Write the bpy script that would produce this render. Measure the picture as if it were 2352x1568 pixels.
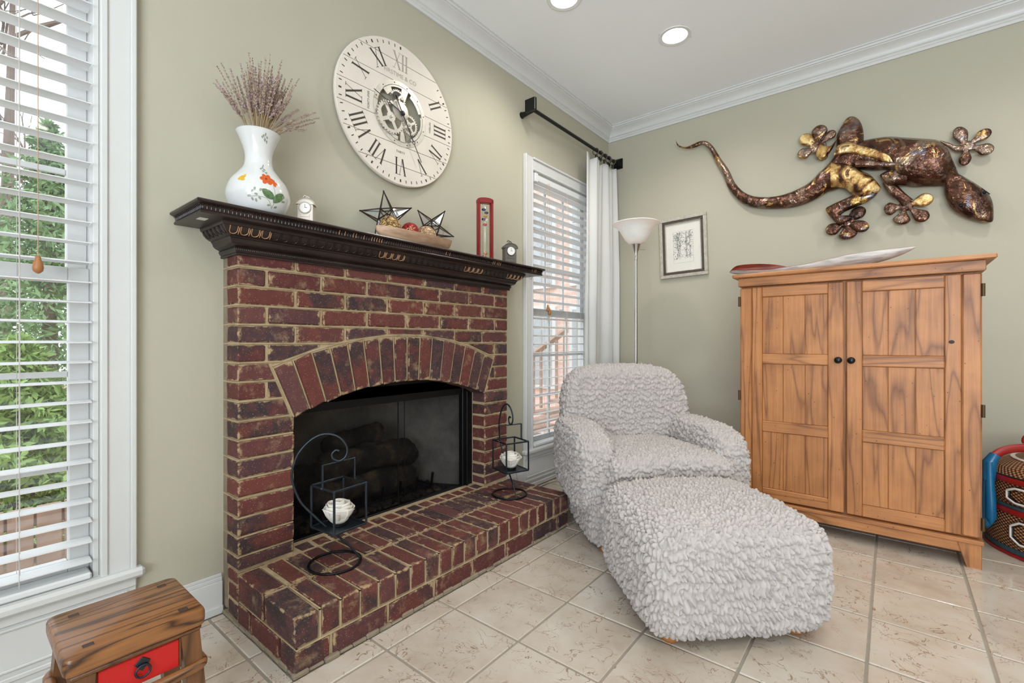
import bpy, bmesh, math, random
import numpy as np
from mathutils import Vector, Matrix

random.seed(7)
rng = np.random.default_rng(7)
PI = math.pi
for o in list(bpy.data.objects):
    bpy.data.objects.remove(o)
S = bpy.context.scene
COL = S.collection

# ------------------------------------------------------------------ camera
# room corner (fireplace wall x=0, cabinet wall y=0, floor z=0) is the origin
FPX, TH = 1073.0, 0.6829
CAM = Vector((1.948, -3.748, 1.007))
cam = bpy.data.cameras.new('camera')
cam.sensor_width = 36.0
cam.lens = 36.0 * FPX / 2352.0
cam.clip_start = 0.05
camo = bpy.data.objects.new('camera', cam)
COL.objects.link(camo)
camo.location = CAM
camo.rotation_euler = (PI / 2, 0, TH)
S.camera = camo
S.view_settings.view_transform = 'Standard'
S.view_settings.look = 'None'
S.view_settings.gamma = 1.0
S.view_settings.use_curve_mapping = False
S.view_settings.exposure = 0.3

# ------------------------------------------------------------------ sky
W = bpy.data.worlds.new('sky')
S.world = W
W.use_nodes = True
bg = W.node_tree.nodes['Background']
bg.inputs[0].default_value = (0.86, 0.93, 1.0, 1)
bg.inputs[1].default_value = 2.5

def area(name, loc, rot, sx, sy, power, col):
    l = bpy.data.lights.new(name, 'AREA')
    l.shape = 'RECTANGLE'
    l.size, l.size_y, l.energy, l.color = sx, sy, power, col
    o = bpy.data.objects.new(name, l)
    COL.objects.link(o)
    o.location, o.rotation_euler = loc, rot
    return o
# cool fill light added behind the camera, tilted up at the ceiling
RX, RY, ZC = 4.6, -6.2, 2.87
area('fill_light_front', (3.1, RY - .12, 1.35), (PI / 2 + .85, 0, 0), 2.6, 2.1, 185, (.80, .90, 1.0))

# ------------------------------------------------------------------ pixel helpers (direction only)
_r = Vector((math.cos(TH), math.sin(TH), 0)); _f = Vector((-math.sin(TH), math.cos(TH), 0))
def ray(px, py): return _f + _r * ((px - 1176) / FPX) + Vector((0, 0, (784 - py) / FPX))
def WA(px, py, x=0.0):            # point on the plane at distance x from the fireplace wall
    d = ray(px, py); return CAM + d * ((x - CAM.x) / d.x)
def WB(px, py, y=0.0):            # point on the plane at y in front of the cabinet wall
    d = ray(px, py); return CAM + d * ((y - CAM.y) / d.y)

# ------------------------------------------------------------------ object helpers
ORG = {}
def tag(o, label=None, cat=None, group=None, kind=None):
    if label: o['label'] = label
    if cat: o['category'] = cat
    if group: o['group'] = group
    if kind: o['kind'] = kind
    return o
def thing(name, label, cat, loc=(0, 0, 0), rot=0.0, group=None, kind=None):
    o = bpy.data.objects.new(name, None)
    COL.objects.link(o)
    o.empty_display_size = .05
    o.location = loc
    o.rotation_euler = (0, 0, rot)
    ORG[o.name] = Vector(loc)
    return tag(o, label, cat, group, kind)
def link(name, me, parent=None, loc=(0, 0, 0), rot=None, scale=None):
    o = bpy.data.objects.new(name, me)
    COL.objects.link(o)
    if parent is not None: o.parent = parent
    o.location = loc
    if rot is not None: o.rotation_euler = rot
    if scale is not None: o.scale = scale
    return o
def copy_tree(o, parent=None):
    c = o.copy(); COL.objects.link(c); c.parent = parent
    ORG[c.name] = ORG.get(o.name, Vector())
    for ch in list(o.children):
        if ch.name in COL.objects: copy_tree(ch, c)
    return c

class MB:
    def __init__(s): s.v = []; s.f = []; s.mi = []; s.cm = 0
    def add(s, vs, fs):
        o = len(s.v)
        s.v += [tuple(map(float, q)) for q in vs]
        s.f += [[i + o for i in q] for q in fs]
        s.mi += [s.cm] * len(fs)
        return s
    def box(s, x0, x1, y0, y1, z0, z1, b=0.0, M=None, j=0.0):
        if x1 < x0: x0, x1 = x1, x0
        if y1 < y0: y0, y1 = y1, y0
        if z1 < z0: z0, z1 = z1, z0
        if b <= 0:
            vs = [(x, y, z) for x in (x0, x1) for y in (y0, y1) for z in (z0, z1)]
            fs = [(0, 1, 3, 2), (4, 6, 7, 5), (0, 4, 5, 1), (2, 3, 7, 6), (0, 2, 6, 4), (1, 5, 7, 3)]
        else:
            b = min(b, .45 * (x1 - x0), .45 * (y1 - y0), .45 * (z1 - z0))
            vs = []; ix = {}
            X = (x0, x1); Y = (y0, y1); Z = (z0, z1); g = (b, -b)
            for i in (0, 1):
                for k in (0, 1):
                    for l in (0, 1):
                        for a in range(3):
                            p = [X[i] + (g[i] if a != 0 else 0), Y[k] + (g[k] if a != 1 else 0), Z[l] + (g[l] if a != 2 else 0)]
                            if j: p = [q + random.uniform(-j, j) for q in p]
                            ix[i, k, l, a] = len(vs); vs.append(p)
            fs = []
            def quad(a, b_, c, d): fs.append([a, b_, c, d])
            for i in (0, 1):
                quad(*[ix[i, k, l, 0] for k, l in ((0, 0), (1, 0), (1, 1), (0, 1))])
                quad(*[ix[k, i, l, 1] for k, l in ((0, 0), (1, 0), (1, 1), (0, 1))])
                quad(*[ix[k, l, i, 2] for k, l in ((0, 0), (1, 0), (1, 1), (0, 1))])
            for i in (0, 1):
                for k in (0, 1):
                    quad(ix[i, k, 0, 0], ix[i, k, 1, 0], ix[i, k, 1, 1], ix[i, k, 0, 1])
                    quad(ix[i, 0, k, 0], ix[i, 1, k, 0], ix[i, 1, k, 2], ix[i, 0, k, 2])
                    quad(ix[0, i, k, 1], ix[1, i, k, 1], ix[1, i, k, 2], ix[0, i, k, 2])
                    for l in (0, 1): fs.append([ix[i, k, l, 0], ix[i, k, l, 1], ix[i, k, l, 2]])
        if M is not None: vs = [M @ Vector(q) for q in vs]
        return s.add(vs, fs)
    def tube(s, pts, r, n=8, closed=False, cap=True, flat=1.0):
        P = [Vector(p) for p in pts]; m = len(P)
        R = r if isinstance(r, (list, tuple)) else [r] * m
        T = []
        for i in range(m):
            a = P[(i - 1) % m] if (closed or i > 0) else P[i]
            b = P[(i + 1) % m] if (closed or i < m - 1) else P[i]
            t = (b - a); T.append(t.normalized() if t.length > 1e-9 else Vector((0, 0, 1)))
        up = Vector((0, 0, 1)) if abs(T[0].z) < .9 else Vector((1, 0, 0))
        N = (up - T[0] * up.dot(T[0])).normalized()
        vs = []; fs = []
        for i in range(m):
            N = N - T[i] * N.dot(T[i])
            N = N.normalized() if N.length > 1e-6 else T[i].orthogonal().normalized()
            B = T[i].cross(N)
            for k in range(n):
                a = 2 * PI * k / n
                vs.append(P[i] + N * (math.cos(a) * R[i]) + B * (math.sin(a) * R[i] * flat))
        for i in range(m if closed else m - 1):
            for k in range(n):
                a = i * n; b = ((i + 1) % m) * n; k2 = (k + 1) % n
                fs.append([a + k, a + k2, b + k2, b + k])
        if cap and not closed:
            fs.append(list(range(n))[::-1]); fs.append([(m - 1) * n + k for k in range(n)])
        return s.add(vs, fs)
    def lathe(s, prof, n=32, c=(0, 0, 0), M=None, squash=(1, 1), cap=True):
        vs = []; fs = []; m = len(prof)
        for r, z in prof:
            for k in range(n):
                a = 2 * PI * k / n
                vs.append((c[0] + r * math.cos(a) * squash[0], c[1] + r * math.sin(a) * squash[1], c[2] + z))
        for i in range(m - 1):
            for k in range(n):
                k2 = (k + 1) % n
                fs.append([i * n + k, i * n + k2, (i + 1) * n + k2, (i + 1) * n + k])
        if cap and prof[0][0] > 1e-6: fs.append(list(range(n))[::-1])
        if cap and prof[-1][0] > 1e-6: fs.append([(m - 1) * n + k for k in range(n)])
        if M is not None: vs = [M @ Vector(q) for q in vs]
        return s.add(vs, fs)
    def prism(s, poly, fn, a, b, bev=0.0):
        """poly 2D, fn(u,v,w)->3D, extruded from w=a to w=b (front), front edge bevelled"""
        n = len(poly)
        cx = sum(p[0] for p in poly) / n; cy = sum(p[1] for p in poly) / n
        rings = [[fn(u, v, a) for u, v in poly]]
        if bev:
            rings.append([fn(u, v, b - bev) for u, v in poly])
            ins = []
            for u, v in poly:
                d = math.hypot(u - cx, v - cy); k = max(0, 1 - 1.3 * bev / d) if d > 0 else 1
                ins.append((cx + (u - cx) * k, cy + (v - cy) * k))
            rings.append([fn(u, v, b) for u, v in ins])
        else:
            rings.append([fn(u, v, b) for u, v in poly])
        vs = [p for r_ in rings for p in r_]; fs = [list(range(n))[::-1], [(len(rings) - 1) * n + k for k in range(n)]]
        for i in range(len(rings) - 1):
            for k in range(n):
                k2 = (k + 1) % n
                fs.append([i * n + k, i * n + k2, (i + 1) * n + k2, (i + 1) * n + k])
        return s.add(vs, fs)
    def sphere(s, c, r, n=16, sq=(1, 1, 1)):
        m = n // 2
        prof = [(math.sin(PI * i / m) * r, -math.cos(PI * i / m) * r) for i in range(m + 1)]
        prof[0] = (1e-7, -r); prof[-1] = (1e-7, r)
        o = len(s.v); s.lathe(prof, n, (0, 0, 0))
        for i in range(o, len(s.v)):
            v = s.v[i]; s.v[i] = (c[0] + v[0] * sq[0], c[1] + v[1] * sq[1], c[2] + v[2] * sq[2])
        return s
    def mesh(s, name, mat, smooth=None, org=(0, 0, 0)):
        me = bpy.data.meshes.new(name)
        ox, oy, oz = org
        me.from_pydata([(a - ox, b - oy, c - oz) for a, b, c in s.v], [], s.f)
        for m_ in (mat if isinstance(mat, (list, tuple)) else [mat]): me.materials.append(m_)
        if max(s.mi, default=0): me.polygons.foreach_set('material_index', s.mi)
        bm = bmesh.new(); bm.from_mesh(me)
        bmesh.ops.recalc_face_normals(bm, faces=bm.faces)
        bm.to_mesh(me); bm.free()
        if smooth is not None:
            me.polygons.foreach_set('use_smooth', [True] * len(me.polygons))
            if smooth < 180: me.set_sharp_from_angle(angle=math.radians(smooth))
        me.update()
        return me
    def build(s, name, mat, parent=None, smooth=None, label=None, local=False, loc=None):
        """verts given in world space (parent origin subtracted) unless local"""
        if parent is not None:
            org = (0, 0, 0) if local else ORG[parent.name]
            o = link(name, s.mesh(name, mat, smooth, org), parent)
            ORG[o.name] = Vector(org)
        else:
            org = loc if loc is not None else (0, 0, 0)
            o = link(name, s.mesh(name, mat, smooth, org), None, org)
            ORG[o.name] = Vector(org)
        if label: o['label'] = label
        return o

def boxo(name, mat, parent, x0, x1, y0, y1, z0, z1, b=0.002, local=False, label=None):
    return MB().box(x0, x1, y0, y1, z0, z1, b).build(name, mat, parent, None, label, local)
def struct(name, mb, mat, smooth=None):
    return tag(mb.build(name, mat, None, smooth), kind='structure')
def catmull(pts, per=6, closed=False):
    P = [np.array(p, float) for p in pts]; n = len(P); out = []
    for i in range(n if closed else n - 1):
        if closed: p0, p1, p2, p3 = P[i - 1], P[i], P[(i + 1) % n], P[(i + 2) % n]
        else: p0, p1, p2, p3 = P[max(i - 1, 0)], P[i], P[i + 1], P[min(i + 2, n - 1)]
        for k in range(per):
            t = k / per
            out.append(.5 * (2 * p1 + (p2 - p0) * t + (2 * p0 - 5 * p1 + 4 * p2 - p3) * t * t + (3 * p1 - p0 - 3 * p2 + p3) * t ** 3))
    if not closed: out.append(P[-1])
    return out

# ------------------------------------------------------------------ materials
def lin(c):
    return tuple(((q / 255) / 12.92 if q / 255 <= .04045 else ((q / 255 + .055) / 1.055) ** 2.4) for q in c) + (1,)
class NT:
    def __init__(s, name):
        s.m = bpy.data.materials.new(name); s.m.use_nodes = True
        s.t = s.m.node_tree; s.p = s.t.nodes['Principled BSDF']; s.out = s.t.nodes['Material Output']
    def n(s, typ, **kw):
        nd = s.t.nodes.new(typ)
        for k, v in kw.items():
            if k.startswith('i_'):
                key = k[2:]; nd.inputs[int(key) if key.isdigit() else key.replace('_', ' ')].default_value = v
            else: setattr(nd, k, v)
        return nd
    def l(s, a, b): s.t.links.new(a, b)
    def coord(s, kind='Object', scale=(1, 1, 1), rnd=0.0):
        tc = s.n('ShaderNodeTexCoord'); mp = s.n('ShaderNodeMapping')
        mp.inputs['Scale'].default_value = scale
        s.l(tc.outputs[kind], mp.inputs[0])
        if rnd:
            oi = s.n('ShaderNodeObjectInfo'); mu = s.n('ShaderNodeMath', operation='MULTIPLY'); mu.inputs[1].default_value = rnd
            s.l(oi.outputs['Random'], mu.inputs[0]); s.l(mu.outputs[0], mp.inputs['Location'])
        return mp.outputs[0]
    def noise(s, vec, scale=5, detail=4, rough=.55, dist=0):
        nd = s.n('ShaderNodeTexNoise'); nd.inputs['Scale'].default_value = scale
        nd.inputs['Detail'].default_value = detail; nd.inputs['Roughness'].default_value = rough; nd.inputs['Distortion'].default_value = dist
        if vec is not None: s.l(vec, nd.inputs['Vector'])
        return nd.outputs['Fac']
    def math(s, op, a, b=None, c=None):
        nd = s.n('ShaderNodeMath', operation=op)
        for i, q in enumerate((a, b, c)):
            if q is None: continue
            if isinstance(q, (int, float)): nd.inputs[i].default_value = q
            else: s.l(q, nd.inputs[i])
        return nd.outputs[0]
    def ramp(s, fac, stops, interp='LINEAR'):
        nd = s.n('ShaderNodeValToRGB'); cr = nd.color_ramp; cr.interpolation = interp
        while len(cr.elements) < len(stops): cr.elements.new(.5)
        for e, (p, c) in zip(cr.elements, stops): e.position = p; e.color = c if len(c) == 4 else lin(c)
        s.l(fac, nd.inputs[0]); return nd.outputs[0]
    def mix(s, fac, a, b, mode='MIX'):
        nd = s.n('ShaderNodeMix', data_type='RGBA', blend_type=mode)
        for sock, q in ((nd.inputs[0], fac), (nd.inputs[6], a), (nd.inputs[7], b)):
            if isinstance(q, (int, float)): sock.default_value = q
            elif isinstance(q, tuple): sock.default_value = q if len(q) == 4 else lin(q)
            else: s.l(q, sock)
        return nd.outputs[2]
    def bump(s, h, strength=.3, dist=.01):
        nd = s.n('ShaderNodeBump'); nd.inputs['Strength'].default_value = strength; nd.inputs['Distance'].default_value = dist
        s.l(h, nd.inputs['Height']); s.l(nd.outputs[0], s.p.inputs['Normal'])
    def col(s, c):
        if isinstance(c, tuple): s.p.inputs['Base Color'].default_value = c if len(c) == 4 else lin(c)
        else: s.l(c, s.p.inputs['Base Color'])
    def set(s, **kw):
        for k, v in kw.items():
            sock = s.p.inputs[k.replace('_', ' ')]
            if isinstance(v, (int, float, tuple)): sock.default_value = v
            else: s.l(v, sock)
        return s
def simple(name, c, rough=.5, metal=0.0, var=0.12, scale=14, bump=0.0, bscale=60, **kw):
    t = NT(name); v = t.coord('Object')
    c2 = tuple(max(0, q * (1 - var)) for q in c); c1 = tuple(min(255, q * (1 + var * .5)) for q in c)
    t.col(t.mix(t.noise(v, scale, 5), c2, c1))
    t.set(Roughness=rough, Metallic=metal, **kw)
    if bump: t.bump(t.noise(v, bscale, 4), bump, .004)
    return t.m
def wood(name, light, dark, axis=2, rough=.45, rings=11.0, freq=1.0, lines=.5, rnd=7.0, holes=True):
    t = NT(name)
    sc = [9 * freq, 9 * freq, 9 * freq]; sc[axis] = .9 * freq
    v = t.coord('Object', tuple(sc), rnd)
    n1 = t.noise(v, .55, 3, .45, .35)
    ring = t.math('PINGPONG', t.math('MULTIPLY', n1, rings * 2), 1.0)
    ringd = t.math('POWER', ring, 5.0)
    sc2 = [90 * freq, 90 * freq, 90 * freq]; sc2[axis] = 3.0 * freq
    fine = t.noise(t.coord('Object', tuple(sc2), rnd), 1.2, 4, .6)
    blot = t.noise(t.coord('Object', (1, 1, 1), rnd), 4.0, 4, .6)
    k = t.math('ADD', t.math('MULTIPLY', ringd, lines), t.math('MULTIPLY', fine, .55))
    k = t.math('ADD', k, t.math('MULTIPLY', t.math('SUBTRACT', blot, .5), .7))
    mid = tuple((a + b) / 2 for a, b in zip(light, dark))
    c = t.ramp(k, [(.15, light), (.5, mid), (.85, dark)])
    if holes:
        vo = t.n('ShaderNodeTexVoronoi'); vo.inputs['Scale'].default_value = 26
        t.l(t.coord('Object', (1, 1, .8), rnd), vo.inputs['Vector'])
        h = t.math('LESS_THAN', vo.outputs['Distance'], .06)
        c = t.mix(t.math('MULTIPLY', h, .75), c, tuple(q * .35 for q in dark))
    t.col(c); t.set(Roughness=rough)
    t.bump(t.math('ADD', fine, ringd), .12, .002)
    return t.m

# paint, trim
def paint(name, c, rough=.75):
    t = NT(name); v = t.coord('Object')
    t.col(t.mix(t.noise(v, 1.6, 3), tuple(q * .975 for q in c), c)); t.set(Roughness=rough)
    t.bump(t.noise(v, 190, 2), .06, .002); return t.m
M_WALL = paint('sage_wall_paint', (183, 178, 159))
M_CEIL = paint('ceiling_paint', (246, 248, 250), .85)
M_TRIM = simple('white_trim_paint', (210, 210, 208), .38, var=.02)
M_VINYL = simple('white_blind_vinyl', (222, 223, 223), .4, var=.02)
M_BLACK = simple('black_metal', (26, 27, 29), .42, .6, var=.2)
M_IRON = simple('dark_iron', (58, 66, 74), .38, .8, var=.25, scale=40)
M_WHITE = simple('white_plain', (238, 236, 230), .5, var=.02)

def mk_brick():
    t = NT('clay_brick')
    oi = t.n('ShaderNodeObjectInfo'); rnd = oi.outputs['Random']
    base = t.ramp(rnd, [(0, (96, 46, 40)), (.3, (82, 38, 36)), (.5, (104, 52, 43)), (.66, (88, 54, 54)), (.8, (92, 43, 38)), (.9, (70, 46, 50)), (1, (64, 44, 46))])
    v = t.coord('Object', (1, 1, 1), 9.0)
    blot = t.noise(v, 9, 5, .62)
    dark = t.math('MULTIPLY', t.ramp(blot, [(.42, (0, 0, 0)), (.55, (255, 255, 255))]), t.ramp(t.math('FRACT', t.math('MULTIPLY', rnd, 13.0)), [(.5, (20, 20, 20)), (.68, (235, 235, 235))]))
    c = t.mix(dark, base, (44, 38, 42))
    c = t.mix(t.math('MULTIPLY', t.ramp(t.noise(v, 34, 5, .7), [(.45, (0, 0, 0)), (.7, (255, 255, 255))]), .35), c, (126, 70, 56))
    # mortar smeared over the edges and in films
    tc = t.n('ShaderNodeTexCoord'); sx = t.n('ShaderNodeSeparateXYZ'); t.l(tc.outputs['Generated'], sx.inputs[0])
    def edge(o): return t.math('MULTIPLY', t.math('ABSOLUTE', t.math('SUBTRACT', o, .5)), 2.0)
    # longest distances only : second largest of the three edge values marks an arris
    a, b, d = edge(sx.outputs[0]), edge(sx.outputs[1]), edge(sx.outputs[2])
    mx = t.math('MAXIMUM', t.math('MINIMUM', a, b), t.math('MAXIMUM', t.math('MINIMUM', b, d), t.math('MINIMUM', a, d)))
    e = t.math('ADD', mx, t.math('MULTIPLY', t.math('SUBTRACT', t.noise(v, 28, 6, .7), .5), 1.0))
    smear = t.ramp(e, [(.9, (0, 0, 0)), (1.01, (255, 255, 255))])
    film = t.math('MULTIPLY', t.ramp(t.noise(v, 13, 6, .7), [(.56, (0, 0, 0)), (.72, (255, 255, 255))]), .5)
    film = t.math('MAXIMUM', t.math('MULTIPLY', smear, .85), film)
    c = t.mix(film, c, (176, 150, 114))
    sp = t.n('ShaderNodeTexVoronoi'); sp.inputs['Scale'].default_value = 130; t.l(v, sp.inputs['Vector'])
    c = t.mix(t.math('MULTIPLY', t.math('LESS_THAN', sp.outputs['Distance'], .13), .5), c, (205, 190, 170))
    t.col(c); t.set(Roughness=.82)
    t.bump(t.math('ADD', t.noise(v, 110, 5, .7), t.math('MULTIPLY', film, .6)), .45, .004)
    return t.m
M_BRICK = mk_brick()
def mk_mortar():
    t = NT('sand_mortar'); v = t.coord('Object')
    t.col(t.ramp(t.noise(v, 14, 6, .65), [(.25, (140, 122, 96)), (.5, (176, 154, 120)), (.8, (194, 176, 146))]))
    t.set(Roughness=.9); t.bump(t.noise(v, 130, 5, .7), .5, .004); return t.m
M_MORTAR = mk_mortar()
def mk_tile():
    t = NT('travertine_look_tile'); v = t.coord('Object', (1, 1, 1), 23.0)
    base = t.ramp(t.noise(v, 4.5, 5, .6), [(.28, (180, 164, 147)), (.5, (196, 183, 168)), (.75, (206, 198, 187))])
    def vein(scale, th, off):
        nd = t.noise(v, scale, 3.5, .6, 1.2)
        w = t.math('ABSOLUTE', t.math('SUBTRACT', nd, .5 + off))
        br = t.ramp(t.noise(v, 7 + off * 40, 3), [(.48, (0, 0, 0)), (.58, (255, 255, 255))])
        return t.math('MULTIPLY', t.math('LESS_THAN', w, th), br)
    k = t.math('MAXIMUM', vein(8, .007, 0), vein(14, .007, .06))
    t.col(t.mix(t.math('MULTIPLY', k, .75), base, (134, 104, 78)))
    t.set(Roughness=t.ramp(t.noise(v, 20, 3), [(.3, (70, 70, 70)), (.7, (105, 105, 105))]))
    t.bump(t.math('SUBTRACT', t.noise(v, 25, 4), t.math('MULTIPLY', k, .6)), .15, .003)
    return t.m
M_TILE = mk_tile()
M_GROUT = simple('grout', (158, 148, 134), .9, bump=.4, bscale=150)
def mk_glass(name='window_glass', tint=(1, 1, 1, 1), fac=.07):
    t = NT(name); tr = t.n('ShaderNodeBsdfTransparent'); tr.inputs[0].default_value = tint
    gl = t.n('ShaderNodeBsdfGlossy'); gl.inputs['Roughness'].default_value = .03
    mx = t.n('ShaderNodeMixShader'); mx.inputs[0].default_value = fac
    t.l(tr.outputs[0], mx.inputs[1]); t.l(gl.outputs[0], mx.inputs[2]); t.l(mx.outputs[0], t.out.inputs[0]); return t.m
M_GLASS = mk_glass()
M_CABWOOD = wood('honey_oak_vertical', (192, 130, 78), (108, 64, 36), 2, lines=.38)
M_CABWOODH = wood('honey_oak_horizontal', (194, 132, 80), (110, 66, 38), 0, lines=.38)
M_STOOL = wood('worn_elm', (150, 100, 58), (66, 40, 24), 1, .32, 14, 1.6, .7, 0, holes=False)
M_STOOLV = wood('worn_elm_leg', (118, 78, 46), (58, 36, 22), 2, .35, 6, 1.6, .5, 3, holes=False)
M_STEEL = simple('brushed_nickel', (190, 188, 184), .28, 1.0, var=.06)
M_LADDER = simple('pale_ladder_cord', (208, 202, 196), .8)
M_CORD = simple('tan_cord', (190, 160, 135), .8)
M_TASSEL = simple('turned_wood_tassel', (168, 112, 66), .45)

# ------------------------------------------------------------------ room shell
WT = .16
W1 = (-4.29, -3.425); W2 = (-1.145, -.275); WZ = (.262, 2.195)      # window openings in the fireplace wall
FB = (-2.90, -1.735, .12, 1.0)                                       # firebox hole
def wall_with_holes(name, mat, axis, pos, t, a0, a1, z1, holes):
    """wall slab lying along the other axis, cut by rectangular holes (a0,a1,z0,z1)"""
    mb = MB()
    cuts = sorted(set([a0, a1] + [q for h in holes for q in h[:2]]))
    for u0, u1 in zip(cuts[:-1], cuts[1:]):
        zs = [(0, z1)]
        for h in holes:
            if h[0] <= u0 and h[1] >= u1:
                zs = [s for (p, q) in zs for s in ((p, h[2]), (h[3], q)) if s[1] - s[0] > 1e-4]
        for p, q in zs:
            if axis == 'x': mb.box(pos, pos + t, u0, u1, p, q)
            else: mb.box(u0, u1, pos, pos + t, p, q)
    return struct(name, mb, mat)
wall_with_holes('wall_left', M_WALL, 'x', -WT, WT, RY, WT, ZC, [(W1[0], W1[1], *WZ), (W2[0], W2[1], *WZ), FB])
wall_with_holes('wall_back', M_WALL, 'y', 0, WT, 0, RX, ZC, [])
wall_with_holes('wall_right', M_WALL, 'x', RX, WT, RY, WT, ZC, [])
wall_with_holes('wall_front', M_WALL, 'y', RY - WT, WT, -WT, RX + WT, ZC, [(1.8, 4.4, .3, 2.4)])
LIGHTS = [(.921, -.912), (.567, -1.601), (2.55, -1.0), (2.3, -2.6), (.9, -3.9), (2.5, -4.4), (3.6, -3.2), (3.6, -1.6)]
cm = MB()
# ceiling slab with square cut-outs around each can light
xs = sorted(set([-WT, RX + WT] + [q for x, y in LIGHTS for q in (x - .075, x + .075)]))
ys = sorted(set([RY - WT, WT] + [q for x, y in LIGHTS for q in (y - .075, y + .075)]))
for xa, xb in zip(xs[:-1], xs[1:]):
    for ya, yb in zip(ys[:-1], ys[1:]):
        mx_, my_ = (xa + xb) / 2, (ya + yb) / 2
        if any(abs(mx_ - x) < .074 and abs(my_ - y) < .074 for x, y in LIGHTS): continue
        cm.box(xa, xb, ya, yb, ZC, ZC + .1)
struct('ceiling', cm, M_CEIL)

# crown moulding and baseboards swept round the room with mitred corners
def sweep_rect(prof, x0, x1, y0, y1):
    mb = MB(); n = len(prof); vs = []; fs = []
    for o, z in prof:
        vs += [(x0 + o, y1 - o, z), (x1 - o, y1 - o, z), (x1 - o, y0 + o, z), (x0 + o, y0 + o, z)]
    for i in range(n - 1):
        for k in range(4):
            fs.append([i * 4 + k, i * 4 + (k + 1) % 4, (i + 1) * 4 + (k + 1) % 4, (i + 1) * 4 + k])
    return mb.add(vs, fs)
cp = [(0, 2.757), (.012, 2.757), (.014, 2.772), (.019, 2.776), (.019, 2.786), (.026, 2.79)]
for i in range(9):
    a = i / 8
    cp.append((.028 + .044 * (a ** 1.7), 2.792 + .05 * (a ** .75)))
cp += [(.074, 2.846), (.081, 2.848), (.083, 2.86), (.09, 2.862), (.09, ZC)]
struct('trim_1', sweep_rect(cp, 0, RX, RY, 0), M_TRIM, 30)
def baseboard(name, mb): return struct(name, mb, M_TRIM)
def bb(mb, horiz, a0, a1, s):
    """profile boxes: board, cap, shoe. horiz 'y' = runs along y on wall x=0"""
    for d, z0, z1 in ((.014, 0, .118), (.010, .118, .132), (.006, .132, .143), (.021, 0, .028)):
        if horiz == 'y': mb.box(0 if s > 0 else RX, s * d if s > 0 else RX - d, a0, a1, z0, z1, .0015)
        else: mb.box(a0, a1, -d if s > 0 else RY, 0 if s > 0 else RY + d, z0, z1, .0015)
m_ = MB()
bb(m_, 'y', RY, W1[0] - .092, 1); bb(m_, 'y', W1[1] + .092, -3.078, 1); bb(m_, 'y', -1.555, W2[0] - .092, 1); bb(m_, 'y', W2[1] + .092, 0, 1)
baseboard('baseboard_left', m_)
m_ = MB(); bb(m_, 'x', 0, RX, 1); baseboard('baseboard_back', m_)
m_ = MB(); bb(m_, 'y', RY, 0, -1); baseboard('baseboard_right', m_)

# ------------------------------------------------------------------ tiled floor
fl = MB().box(-WT, RX + WT, RY - WT, WT, -.08, -.0035)
floor = struct('floor', fl, M_GROUT)
TP, GX, GY, GJ = .3048, .667, -2.821, .0085
tcache = {}
def tile_mesh(w, h):
    key = (round(w, 3), round(h, 3))
    if key not in tcache:
        tcache[key] = MB().box(-w / 2, w / 2, -h / 2, h / 2, -.009, 0, .0025).mesh('tile', M_TILE)
    return tcache[key]
gx = [GX + TP * i for i in range(-4, 12)]; gy = [GY + TP * i for i in range(-11, 11)]
HEARTH = (0, .569, -3.076, -1.567)
for xa in gx:
    for ya in gy:
        cells = [(max(xa, .022), min(xa + TP, RX), max(ya, RY), min(ya + TP, -.022))]
        x0, x1, y0, y1 = cells[0]
        if x1 - x0 < .01 or y1 - y0 < .01: continue
        if y0 < -5.0 or x0 > 3.6: continue
        # cut tiles against the hearth
        if x0 < HEARTH[1] and y1 > HEARTH[2] and y0 < HEARTH[3]:
            out = []
            if x1 > HEARTH[1] + .02: out.append((HEARTH[1], x1, y0, y1))
            if y0 < HEARTH[2] - .02: out.append((x0, min(x1, HEARTH[1]), y0, HEARTH[2]))
            if y1 > HEARTH[3] + .02: out.append((x0, min(x1, HEARTH[1]), HEARTH[3], y1))
            if len(out) > 1 and out[0][0] == HEARTH[1]:
                pass
            cells = out
        for x0, x1, y0, y1 in cells:
            x0 += GJ / 2; x1 -= GJ / 2; y0 += GJ / 2; y1 -= GJ / 2
            if x1 - x0 < .012 or y1 - y0 < .012: continue
            link('tile', tile_mesh(x1 - x0, y1 - y0), floor, ((x0 + x1) / 2, (y0 + y1) / 2, random.uniform(-.0006, .0004)))
far = MB().box(3.72, RX, RY, 0, -.006, -.0005).box(0, 3.72, RY, -5.1, -.006, -.0005)
tag(far.build('tile_field', M_TILE, floor), kind='stuff')

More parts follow.
